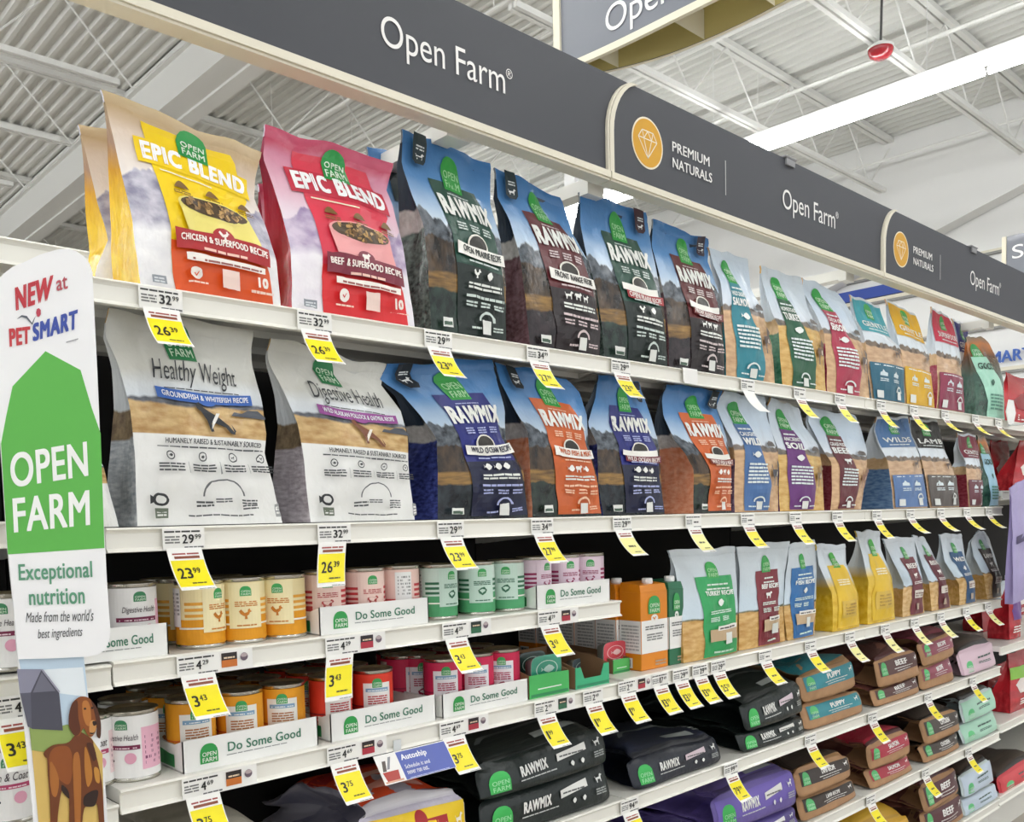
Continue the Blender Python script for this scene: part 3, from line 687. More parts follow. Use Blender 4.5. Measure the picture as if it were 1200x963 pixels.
def pr_white(d, t='Healthy Weight', rib='2E63B8', recipe='GROUNDFISH & WHITEFISH RECIPE', dog=('22252B', 'F0EEE8')):
    logo(d, .37, .56, .795, .965, '147A41', 'CFE6CC')
    d.part('script_title'); d.text('23262A', t, .2, .83, .66, .79, bold=.0, shear=.6); d.words('3A3C3E', .25, .8, .648, .657, 1, 9)
    d.part('recipe_ribbon'); d.band(rib, .19, .9, .602, .052, -.016); d.ell(rib, .54, .592, .06, .018); d.text('F2F4F8', recipe, .225, .865, .614, .64, arc=-.016, bold=.025)
    d.part('printed_panel'); d.poly('565A62', [(0, 0), (.1, .5), (.3, .4), (.5, .9), (.8, 1), (1, .3), (1, 0)], .7, .99, .535, .575)
    d.part('dog_print'); d.poly(dog[0], [(.0, .95), (.1, 1), (.16, .86), (.3, .74), (.55, .56), (.8, .3), (.97, .06), (1, .12), (.88, .34), (.98, .0), (.86, .04), (.72, .22), (.5, .34), (.36, .36), (.42, .08), (.34, .06), (.26, .42), (.12, .7), (.02, .8)], .44, .72, .44, .59); d.poly(dog[1], [(.1, .0), (.5, .5), (.9, 1), (.6, 1), (.2, .5)], .53, .62, .46, .54)
    d.part('printed_panel')
    d.text('2B2D30', 'HUMANELY RAISED & SUSTAINABLY SOURCED', .2, .93, .385, .41, bold=.02); d.words('4A4C4E', .14, .95, .365, .377, 1, 14)
    for k in range(4):
        a = .14 + k * .225; d.arcband('3C3E40', a + .08, .325, .03, .022, .25, 0, 360, 20); d.poly('3C3E40', SIL[('fish', 'leaf', 'dog', 'hen')[k]], a + .065, a + .095, .317, .333)
        d.words('3C3E40', a, a + .17, .255, .295, 3, 4)
        if k: d.rect('8A8C8C', a - .03, a - .027, .245, .3, 1)
    d.arcband('5A5C5E', .56, .14, .15, .085, .08); d.text('5A5C5E', 'THE OPEN FARM PROMISE', .43, .69, .16, .178, arc=.05, bold=.01) if False else None
    d.words('5A5C5E', .5, .62, .11, .135, 2, 3); d.words('4A4C4E', .36, .48, .09, .125, 2, 3); d.words('4A4C4E', .68, .8, .075, .13, 4, 3); d.words('4A4C4E', .3, .75, .04, .052, 1, 10)
    d.arcband('2A2C2E', .13, .125, .045, .03, .4, 0, 360, 20); d.poly('2A2C2E', [(0, 0), (0, 1), (1, .7), (1, .3)], .07, .1, .105, .145)
    d.rect('66705F', .09, .17, .035, .085); d.words('E6E8E2', .1, .16, .045, .075, 2, 2)
    d.rect('9A9C9A', .915, .955, .03, .1); d.words('EDEDE8', .92, .95, .04, .09, 3, 1)
def pr_freeze(d, pan='2FA35C', t1='FREEZE DRIED RAW', t2='TURKEY RECIPE', ic='leaf', win=True, q=(.26, .92)):
    a, b = q; c = (a + b) / 2
    d.rows(pan, [(.012, a + .06, b + .05), (.15, a + .05, b + .04), (.3, a + .03, b + .02), (.5, a + .015, b - .01), (.74, a, b - .06)], 8)
    logo(d, c - .13, c + .05, .72, .88, '3DAE52', 'B6E3B0')
    d.words('E6F2E8', a + .16, b - .16, .655, .68, 1, 4); d.words('E6F2E8', a + .14, b - .14, .615, .64, 1, 5); d.text('F4F8F2', t2, a + .1, b - .06, .56, .605, bold=.045)
    d.poly('F2F5EF', SIL[ic], c - .06, c + .07, .46, .53); d.words('DDEEE2', a + .12, b - .1, .4, .435, 2, 5)
    for k in (.12, .34): d.words('DDEEE2', a + k, a + k + .16, .33, .375, 3, 2)
    if win: d.rect('C9AE8A', a + .12, b, .15, .26); d.rect('F4F2EC', a + .24, b, .245, .285); d.words('55504A', a + .27, b - .03, .255, .278, 1, 4); d.rect('E4E8E2', c + .06, c + .2, .115, .215)
    d.words('CFE6D6', a + .2, b - .1, .05, .08, 1, 4)
def pr_mini(d, pan='6E2A33', t='BEEF', q=(.26, .8), ic='cow'):
    a, b = q; c = (a + b) / 2
    d.rows(pan, [(.012, a + .02, b + .08), (.2, a + .03, b + .08), (.4, a + .02, b + .04), (.55, a, b - .04), (.74, a - .04, b - .06)], 6)
    logo(d, c - .14, c + .02, .72, .87, '4DA95E', 'C9E6C4')
    d.text('F2F0EA', t, a + .04, b - .08, .6, .66, bold=.04); d.poly('F0EEE8', SIL[ic], c - .1, c + .08, .47, .54); d.words('E8E4DE', a + .08, b - .02, .4, .44, 2, 4)
    d.rect('D9D2C8', a + .12, b + .02, .22, .32); d.words('8A6A60', a + .16, b - .02, .24, .3, 2, 3); d.rect('BBA893', c - .05, c + .08, .07, .15)
def pr_yellow(d):
    d.rows('E6BF2E', [(.03, .12, .9), (.3, .1, .9), (.55, .16, .82), (.75, .2, .76)], 8)
    logo(d, .4, .62, .72, .9, '49AE45', 'D5EBC8'); d.words('F8EFD0', .28, .7, .52, .6, 3, 4); d.rect('D9B64A', .2, .8, .15, .34); d.words('B28A30', .3, .72, .18, .32, 4, 4)
def pr_dental(d, pan='A7DCC5', t='GOOD'):
    d.rows(pan, [(.012, .3, .95), (.2, .3, .95), (.4, .18, .8), (.55, .08, .66), (.74, .04, .56)], 8)
    logo(d, .1, .4, .735, .9, '3FA65A', 'D8EEDC'); d.text('1E4A3A', t, .14, .66, .58, .66, bold=.03); d.poly('2A5A48', LEAF, .4, .5, .38, .46); d.words('4A8A74', .36, .86, .1, .3, 5, 4)
# ------------------------------------------------------------------ the artwork behind the print
SKY = [(0, 'DDE6EC'), (.55, 'D5E0E8'), (.75, '86AFD8'), (1, '4E86BC')]
EPY = art('epic_tan', [(0, 'F2F0EE'), (.55, 'EDE6E0'), (.8, 'DCC9B6'), (.92, 'C8AC84'), (1, 'D6C19A')], [dict(h=.58, amp=.14, f=4, a='8C8AA0', b='CFCBD6', s=(9, 14)), dict(h=.36, amp=.1, f=3, a='E9E8EA', b='F6F5F4', s=(6, 9), soft=.06)])
EPP = art('epic_pink', [(0, 'F2EEF2'), (.5, 'EADCE6'), (.7, 'E6B4C6'), (.86, 'D88AA4'), (.93, 'C94A68'), (1, 'D4607E')], [dict(h=.56, amp=.14, f=4, a='9A84AE', b='D8CADC', s=(8, 13)), dict(h=.36, amp=.1, f=3, a='ECE6EE', b='F6F3F6', s=(6, 9), soft=.06)])
GY = art('gusset_yellow', [(0, 'E8B80E'), (.45, 'F2C818'), (.62, 'D9A018'), (.75, 'B89880'), (1, 'D9C8A8')], [dict(h=.28, amp=.03, f=3, a='E8B408', b='F4D23C', s=(4, 12))])
GP = art('gusset_red', [(0, 'C2203A'), (.5, 'C62440'), (.8, 'A82040'), (1, 'D0708C')], [dict(h=.2, amp=.04, f=3, a='B81C34', b='CC3450', s=(4, 12))])
def rawart(key, lowa, lowb):
    return art('raw_' + key, [(0, 'E9EDF0'), (.5, 'E4EAEE'), (.62, 'B9D0E6'), (.78, '5E92C8'), (1, '3E78B4')],
               [dict(h=.6, amp=.12, f=5, a='20262C', b='6E767E', s=(16, 22)), dict(h=.47, amp=.06, f=6, a='1A1715', b='54422F', s=(14, 10)), dict(h=.31, amp=.02, f=3, a='5E4628', b='9A763C', s=(5, 40)), dict(h=.225, amp=.04, f=4, a=lowa, b=lowb, s=(14, 14))])
RG = rawart('green', '121C18', '2E4238'); RM = rawart('maroon', '1A1618', '3A3032'); RN = rawart('navy', '10141C', '2A3438'); RO = rawart('orange', '141A18', '2C3A30')
def gus(key, lo, lob, mid='D8D6D2', top='1E2226', h1=.52, h2=.62):
    return art('gus_' + key, [(0, top), (1, '3A4A5A')], [dict(h=h2, amp=.02, f=2, a=mid, b='B9B6B0', s=(8, 30)), dict(h=h1, amp=.02, f=2, a=lo, b=lob, s=(6, 34)), dict(h=.28, amp=.0, f=1, a=lob, b=lo, s=(10, 50))])
UG = gus('green', '2A3833', '6A7E74'); UM = gus('maroon', '5A3C40', '86646A'); UN = gus('navy', '232A5C', '4A56A0'); UO = gus('orange', 'DC845A', 'EEAC8A')
CR = art('craft', [(0, 'E4EAF0'), (.55, 'E2EAF2'), (.75, 'CBDCEC'), (1, 'D2E0EC')], [dict(h=.56, amp=.05, f=4, a='5E5650', b='8A7E74', s=(12, 12)), dict(h=.52, amp=.03, f=3, a='C29A72', b='DDB88C', s=(6, 26))])
CRY = art('craft_wheat', [(0, 'E4EAF0'), (.55, 'E2EAF2'), (.75, 'D2E0EC'), (1, 'D9E4EC')], [dict(h=.56, amp=.05, f=4, a='5E5A54', b='8E8478', s=(12, 12)), dict(h=.52, amp=.03, f=3, a='C99C50', b='E0BC74', s=(6, 26))])
def cg(key, lo, lob): return art('cg_' + key, [(0, 'D8E2EA'), (1, 'DCE6EE')], [dict(h=.55, amp=.03, f=3, a='C8A478', b='DABA90', s=(6, 22)), dict(h=.44, amp=.02, f=2, a=lo, b=lob, s=(6, 40))])
CATA = art('cat_sky', [(0, 'DCE6EE'), (1, 'E6EEF4')], [dict(h=.56, amp=.06, f=6, a='5A4E44', b='8A7A6A', s=(14, 12)), dict(h=.52, amp=.03, f=3, a='BE9A78', b='D8B692', s=(6, 26))])
WHB = art('white_bag', [(0, 'EDEDE9'), (.55, 'D9E2EA'), (.66, 'DDE2E4'), (.74, 'D4D4CC'), (1, 'CFCFC6')], [dict(h=.61, amp=.04, f=4, a='44484E', b='7C8088', s=(12, 12)), dict(h=.585, amp=.04, f=3, a='B48A50', b='DABA82', s=(8, 26)), dict(h=.432, amp=0, f=1, a='EEEEEA', b='F2F2EE', s=(4, 4), soft=.004)], stain=.03)
def wg(key, a, b): return art('wg_' + key, [(0, 'E4E4E0'), (.6, 'DCE2E6'), (1, 'CACAC2')], [dict(h=.55, amp=.02, f=3, a='6A5A4A', b='A08C6E', s=(6, 22)), dict(h=.42, amp=.01, f=2, a=a, b=b, s=(5, 60))])
FRZ = art('freeze', [(0, 'CCDAE2'), (.45, 'CCDCE6'), (.7, 'CDD8DE'), (1, 'D6DEE2')], [dict(h=.38, amp=.02, f=4, a='4A5640', b='7A7A58', s=(14, 10)), dict(h=.36, amp=.02, f=3, a='C09048', b='DDB674', s=(7, 24))])
MINI = art('mini', [(0, 'CFDCE4'), (.5, 'C9DAE6'), (.8, 'CBD6DE'), (1, 'D2DAE0')], [dict(h=.4, amp=.05, f=4, a='6A5A4A', b='948068', s=(12, 12)), dict(h=.38, amp=.03, f=3, a='C09658', b='DFBE88', s=(7, 24))])
YEL = art('yellowbag', [(0, 'D9B02A'), (.5, 'E2BE40'), (.62, 'D5E0E6'), (1, 'D6DEE4')], [dict(h=.42, amp=.05, f=3, a='D2A61E', b='E8C644', s=(6, 14))])
DEN = art('dental', [(0, '2A4A3C'), (.5, '2E5244'), (.75, '6A4A34'), (.9, 'D8823C'), (1, '9A8A72')], [dict(h=.45, amp=.1, f=3, a='1C3A30', b='3E6654', s=(8, 12))])
RED = art('red', [(0, 'B01826'), (.5, 'C0202C'), (1, 'A81824')], [dict(h=.35, amp=.1, f=3, a='9A1420', b='C83038', s=(6, 9))])
# ------------------------------------------------------------------ top shelf
Z1 = S1
epY = K(EPY, GY, pr_epic); epP = K(EPP, GP, pr_epic)
T1 = 'pouches on the top shelf'
B1 = dict(L=[(165, 331), (160, 294), (155, 253), (147, 221), (138, 186), (128, 142), (119, 104)], R=[(329, 356), (324, 300), (311, 264), (298, 232), (300, 205), (307, 178)])
pouch('large yellow and tan pouch of chicken food, first on the top shelf', B1['L'], B1['R'], epY, zbase=Z1, d=.1, group=T1)
pouch('yellow pouch mostly hidden behind the first yellow one, tan top leaning left', [(109, 322), (111, 290), (126, 262), (113, 225), (104, 190), (92, 145)], [(262, 343), (258, 290), (246, 250), (236, 215), (238, 195), (243, 172)], K(EPY, GY, None), y=D + .17, d=.1, group=T1, zbase=Z1)
pouch('large pink and red pouch of beef food on the top shelf', [(342, 357), (342, 319), (340, 287), (330, 246), (320, 214), (308, 184), (311, 145)], [(486, 380), (481, 341), (473, 287), (462, 243), (453, 222), (462, 191)], epP, zbase=Z1, d=.1, group=T1,
      extra=dict(pan='DC3A50', low='DE2A2E', rib='7E2036', bowl='EBA0A0', recipe='BEEF & SUPERFOOD RECIPE', ic='cow', edge='C41F3C'))
pouch('red pouch standing behind the pink one, only its red gusset showing', [(306, 345), (306, 300), (309, 260), (306, 235), (303, 215)], [(430, 365), (425, 300), (420, 260), (412, 230), (415, 205)], K(EPP, GP, None), y=D + .165, d=.1, group=T1, zbase=Z1)
kG, kM = K(RG, UG, pr_raw), K(RM, UM, pr_raw)
pouch('blue topped pouch with dark green panel, beside the pink pouch', [(505, 380), (504, 345), (501, 302), (496, 261), (482, 224), (471, 191), (471, 151)], [(593, 395), (593, 329), (587, 280), (575, 240), (575, 191)], kG, zbase=Z1, d=.13, group=T1)
pouch('blue topped pouch hidden behind the first green panelled one', [(452, 366), (450, 320), (446, 270), (436, 225), (430, 172)], [(545, 380), (543, 320), (540, 270), (530, 230), (528, 195)], K(RG, UG, lambda d: (d.part('corner_tab'), d.rows('22343A', [(.72, .22, .4), (.98, .22, .4)], 3))), y=D + .19, d=.13, group=T1, zbase=Z1)
pouch('blue topped pouch with maroon panel left of the header seam', [(621, 402), (614, 329), (607, 287), (597, 255), (584, 230), (580, 196)], [(702, 410), (704, 379), (699, 339), (690, 304), (670, 272), (663, 245), (657, 231)], kM, zbase=Z1, d=.13, group=T1,
      extra=dict(pan='5E1F24', low='241A1C', recipe='FRONT RANGE RECIPE', ic=('dog', 'cow', 'dog'), lt='D6C4C4'))
pouch('blue topped pouch with dark green panel and red ribbon', [(708, 411), (705, 370), (700, 338), (689, 301), (680, 265), (679, 225)], [(782, 425), (780, 370), (770, 320), (764, 292), (757, 249)], kG, zbase=Z1, d=.12, group=T1,
      extra=dict(side=1, tab='3A1E28', rib2='A8262C', recipe='OPEN PRAIRIE RECIPE'))
pouch('blue topped pouch with brown maroon panel beside the teal pouch', [(784, 430), (784, 398), (781, 359), (773, 325), (764, 289), (766, 256)], [(849, 436), (847, 377), (844, 345), (830, 306), (830, 280)], kM, zbase=Z1, d=.12, group=T1,
      extra=dict(pan='5E2022', low='231B1B', side=1, tab='2E2030', rib2='7A2A2A', recipe='FRONT RANGE RECIPE', ic=('dog', 'cow', 'cow'), lt='D4C6C4'))
pouch('pale pouch with slanting teal panel on the top shelf', [(851, 437), (850, 400), (848, 360), (845, 330), (836, 310), (831, 289)], [(908, 443), (905, 400), (893, 361), (880, 336), (876, 303)], K(CR, cg('teal', '2C7C88', '4A96A0'), pr_craft), zbase=Z1, d=.082, lean=.04, group=T1, extra=dict(pan='2A8594'))
pouch('pale pouch with dark green turkey panel on the top shelf', [(917, 446), (914, 408), (912, 379), (904, 363), (893, 331), (892, 311)], [(968, 456), (966, 416), (959, 385), (945, 355), (939, 325)], K(CRY, cg('green', '1E5A3C', '3E7A58'), pr_craft), zbase=Z1, d=.082, lean=.04, group=T1, extra=dict(pan='1F5C3E', t1='HOMESTEAD', t2='TURKEY', ic='leaf', animal='6B5238'))
pouch('pale pouch with crimson panel on the top shelf', [(969, 456), (969, 428), (966, 389), (957, 369), (941, 341), (941, 325)], [(1019, 462), (1016, 418), (1006, 385), (998, 367), (988, 351), (979, 341)], K(CR, cg('crimson', '9A2440', 'B84860'), pr_craft), zbase=Z1, d=.082, lean=.04, group=T1, extra=dict(pan='B0304C', t1='CATCH OF', t2='SEASON', ic='fish'))
pouch('small pouch with bent teal top and dark teal lower band', [(1022, 465), (1017, 435), (1015, 401), (1010, 386), (1002, 373), (996, 345)], [(1060, 469), (1058, 423), (1055, 405), (1044, 397), (1036, 377), (1030, 358)], K(CATA, cg('t2', '6A8A94', '9AB0B8'), pr_cat), zbase=Z1, d=.08, group=T1, extra=dict(top='3FA9B6', low='1F627A'))
pouch('small pouch with golden yellow top and yellow lower band', [(1060, 468), (1058, 435), (1057, 412), (1051, 393), (1042, 369), (1038, 350)], [(1095, 474), (1090, 435), (1089, 414), (1082, 399), (1077, 379), (1072, 367)], K(CATA, cg('y2', 'C0A040', 'D8BC60'), pr_cat), zbase=Z1, d=.08, group=T1, extra=dict(top='EAB516', low='DCAC1E'))
pouch('small pouch with pinkish red top and wine red lower band', [(1097, 475), (1099, 442), (1098, 414), (1094, 395), (1091, 377), (1092, 359)], [(1130, 479), (1128, 450), (1125, 418), (1123, 405), (1118, 386), (1111, 370)], K(CATA, cg('r2', '8A2038', 'A84058'), pr_cat), zbase=Z1, d=.08, group=T1, extra=dict(top='CF3450', low='8A2A48', title='SUPERFOOD'))
pouch('small pouch with navy top squeezed beside the pink topped one', [(1131, 480), (1130, 450), (1126, 418), (1122, 395), (1115, 373)], [(1142, 481), (1140, 440), (1132, 408), (1136, 381)], K(CATA, cg('n2', 'B8A8B4', 'D2C6D0'), pr_cat), zbase=Z1, d=.08, group=T1, extra=dict(top='2E2E7C', low='C8B0C4'), y=D + .11)
pouch('dark green pouch with mint panel and orange top, last on the top shelf', [(1144, 481), (1143, 450), (1134, 410), (1132, 395)], [(1178, 486), (1176, 442), (1169, 420), (1159, 401), (1150, 394)], K(DEN, DEN, pr_dental), zbase=Z1, d=.09, group=T1)
# ------------------------------------------------------------------ second shelf
Z2 = S2; T2 = 'pouches on the second shelf'
W1 = K(WHB, wg('blue', 'AEB6BE', 'E2E6E8'), pr_white); W2 = K(WHB, wg('pink', 'B4A8AE', 'E2DADE'), pr_white)
pouch('big white bag with blue ribbon and a leaping black and white dog', [(161, 617), (158, 527), (152, 475), (139, 427), (124, 394), (124, 376), (128, 360)], [(331, 614), (321, 569), (310, 533), (312, 508), (306, 466), (295, 427), (294, 408), (297, 388)], W1, zbase=Z2, d=.12, group=T2, wave=.005)
pouch('big white bag with mauve ribbon and a brown running dog', [(364, 610), (356, 536), (349, 497), (334, 461), (316, 427), (313, 414), (318, 396)], [(486, 609), (479, 546), (477, 510), (469, 481), (446, 450), (455, 427)], W2, zbase=Z2, d=.12, group=T2, wave=.006, extra=dict(t='Digestive Health', rib='9A4A96', recipe='WILD ALASKAN POLLOCK & OATMEAL RECIPE', dog=('7A4426', 'EEE6DA')))
pouch('white bag corner showing right of the cardboard sign on the second shelf', [(60, 617), (56, 580), (52, 540), (48, 500)], [(139, 614), (131, 585), (121, 545), (104, 520), (92, 500)], K(WHB, wg('grey', '8A8A88', 'CCCCC8'), None), y=D + .03, zbase=Z2, d=.1, group=T2)
kN, kO = K(RN, UN, pr_raw), K(RO, UO, pr_raw)
NV_ = dict(pan='22297A', low='141A3A', recipe='WILD OCEAN RECIPE', ic=('fish', 'fish', 'fish'), lt='AEB6E0', tab='1A222C')
pouch('navy panelled blue pouch with white ribbon, right of the white bags', [(513, 609), (513, 553), (512, 515), (493, 488), (471, 462), (445, 445), (454, 426)], [(619, 608), (614, 555), (593, 515), (592, 481), (583, 450), (577, 421)], kN, zbase=Z2, d=.15, group=T2, extra=NV_)
OR_ = dict(pan='D2662E', low='CC6430', recipe='WILD FISH & MEAT', ic=('fish', 'cow', 'fish'), lt='F0C8A8', tab='1C2428')
pouch('orange panelled pouch pinched at the waist, left of the shelf joint', [(624, 602), (621, 541), (619, 504), (603, 478), (587, 449), (580, 424)], [(705, 602), (701, 563), (689, 519), (687, 486), (679, 458), (664, 444)], kO, zbase=Z2, d=.14, group=T2, extra=OR_)
pouch('navy panelled pouch with red ribbon, right of the shelf joint', [(707, 604), (701, 565), (700, 520), (689, 497), (697, 466), (701, 439)], [(779, 603), (774, 555), (773, 524), (763, 486), (753, 461), (749, 447)], kN, zbase=Z2, d=.13, group=T2, extra=dict(NV_, rib2='7A2434', side=1))
pouch('orange panelled pouch beside the blue craft pouch', [(813, 602), (813, 548), (803, 529), (790, 513), (778, 485), (776, 463), (782, 446)], [(857, 601), (857, 540), (851, 509), (839, 473), (847, 454)], kO, zbase=Z2, d=.13, group=T2, extra=dict(OR_, rib2='8A3A2A', side=1))
pouch('pale pouch with denim blue panel on the second shelf', [(861, 600), (861, 536), (857, 513), (845, 491), (839, 471), (849, 456)], [(912, 599), (912, 529), (906, 509), (898, 485), (896, 463)], K(CR, cg('blue', '5A4A6A', '8A7A94'), pr_craft), zbase=Z2, d=.082, lean=.04, group=T2, extra=dict(pan='4A72A8', t1='CAUGHT', t2='WILD', animal='4A4A50'))
pouch('pale pouch with purple panel on the second shelf', [(914, 600), (913, 556), (912, 522), (901, 492), (899, 472), (904, 460)], [(966, 597), (964, 545), (959, 518), (942, 494), (936, 473)], K(CRY, cg('purple', '5A2A5E', '7E5080'), pr_craft), zbase=Z2, d=.082, lean=.04, group=T2, extra=dict(pan='6A3078', t1='ANCIENT', t2='SOIL', ic='leaf', animal='8A7048'))
pouch('pale pouch with brown maroon beef panel and a white cow', [(973, 595), (975, 571), (975, 541), (962, 522), (947, 494), (948, 477)], [(1009, 595), (1016, 552), (1016, 528), (1009, 503), (1001, 486)], K(CR, cg('beef', '6A2028', '8A444A'), pr_craft), zbase=Z2, d=.082, lean=.04, group=T2, extra=dict(pan='66242C', t1='GRASS FED', t2='BEEF', ic='cow', animal='8A5A40'))
pouch('blue topped pouch with slate blue lower half before the far section', [(1047, 593), (1045, 567), (1040, 538), (1028, 515), (1024, 502), (1028, 486)], [(1087, 592), (1082, 560), (1078, 532), (1068, 510), (1064, 485)], K(CATA, cg('b3', '4A6A94', '7A9ABC'), pr_cat), zbase=Z2, d=.16, group=T2, extra=dict(top='4C76A8', low='5A7CAE', title='WILDS'))
pouch('black topped pouch with grey brown lower half', [(1090, 592), (1083, 553), (1078, 530), (1067, 507), (1066, 488)], [(1124, 591), (1120, 558), (1113, 540), (1107, 527), (1098, 491)], K(CATA, cg('k3', '4A4440', '7A726A'), pr_cat), zbase=Z2, d=.1, group=T2, extra=dict(top='15120F', low='5E5854', title='LAMB'))
pouch('narrow maroon topped pouch turned sideways on the second shelf', [(1135, 590), (1132, 540), (1123, 525), (1122, 507)], [(1150, 589), (1150, 553), (1147, 525), (1142, 510)], K(CATA, cg('m3', '7A2430', '9A4450'), pr_cat), zbase=Z2, d=.1, group=T2, extra=dict(top='7C2034', low='6E4048'))
pouch('pale blue dental pouch, last on the second shelf', [(1152, 589), (1151, 560), (1148, 530), (1145, 510)], [(1170, 587), (1168, 560), (1162, 535), (1155, 513)], K(DEN, DEN, pr_dental), zbase=Z2, d=.09, group=T2, extra=dict(pan='A9D2E4'))
# ------------------------------------------------------------------ third shelf, right of the cartons
Z3 = S3; T3 = 'pouches on the third shelf'
FG = art('freeze_gusset', [(0, 'B8C4CA'), (1, 'C2CCD2')], [dict(h=.36, amp=.02, f=3, a='B08844', b='CDA468', s=(6, 22))])
pouch('grey pouch with green turkey panel beside the cartons', [(801, 769), (800, 722), (791, 666), (784, 645)], [(864, 765), (865, 715), (862, 672), (862, 640)], K(FRZ, FG, pr_freeze), zbase=Z3, d=.1, group=T3)
pouch('grey pouch with dark red beef panel', [(866, 758), (866, 715), (867, 666), (863, 641)], [(920, 751), (918, 715), (919, 672), (926, 634)], K(FRZ, FG, pr_freeze), zbase=Z3, d=.09, group=T3, extra=dict(pan='7E2430', t2='BEEF RECIPE', ic='cow', q=(.3, .8)), y=D + .03)
pouch('grey pouch with bright blue panel', [(923, 746), (919, 715), (921, 672), (925, 638)], [(954, 744), (957, 703), (957, 666), (955, 632)], K(FRZ, FG, pr_freeze), zbase=Z3, d=.09, group=T3, extra=dict(pan='2A6CA8', t2='FISH RECIPE', ic='fish', q=(.1, .86)), y=D + .03)
pouch('short yellow pouch with wide yellow side gusset', [(976, 739), (975, 694), (959, 661), (957, 638)], [(1007, 733), (1006, 694), (991, 659), (990, 637)], K(YEL, YEL, pr_yellow), zbase=Z3, d=.15, lean=.06, group=T3)
pouch('taller yellow pouch beside the short yellow one', [(1017, 731), (1018, 681), (1011, 651), (1003, 622)], [(1049, 724), (1046, 677), (1033, 644), (1031, 622)], K(YEL, YEL, pr_yellow), zbase=Z3, d=.15, lean=.06, group=T3)
pouch('pale pouch with split maroon panel', [(1058, 720), (1059, 683), (1046, 657), (1035, 631)], [(1083, 713), (1081, 677), (1074, 653), (1071, 629)], K(MINI, FG, pr_mini), zbase=Z3, d=.075, lean=.035, group=T3)
pouch('pale pouch with dark wine red panel leaning back', [(1092, 713), (1089, 681), (1076, 648), (1070, 627)], [(1114, 708), (1111, 687), (1100, 661), (1083, 629)], K(MINI, FG, pr_mini), zbase=Z3, d=.075, lean=.035, group=T3, extra=dict(pan='5E1E2A', t='BISON'))
pouch('pale pouch with steel blue panel', [(1124, 706), (1124, 683), (1107, 657), (1101, 626)], [(1144, 702), (1141, 677), (1131, 653), (1127, 625)], K(MINI, FG, pr_mini), zbase=Z3, d=.075, lean=.035, group=T3, extra=dict(pan='33587E', t='WILD', ic='fish'))
pouch('pale pouch with dark brown panel, last on the third shelf', [(1157, 700), (1153, 674), (1141, 651), (1138, 635), (1146, 623)], [(1174, 698), (1173, 677), (1167, 657), (1159, 631), (1153, 622)], K(MINI, FG, pr_mini), zbase=Z3, d=.075, lean=.035, group=T3, extra=dict(pan='3E342E', t='LAMB'))
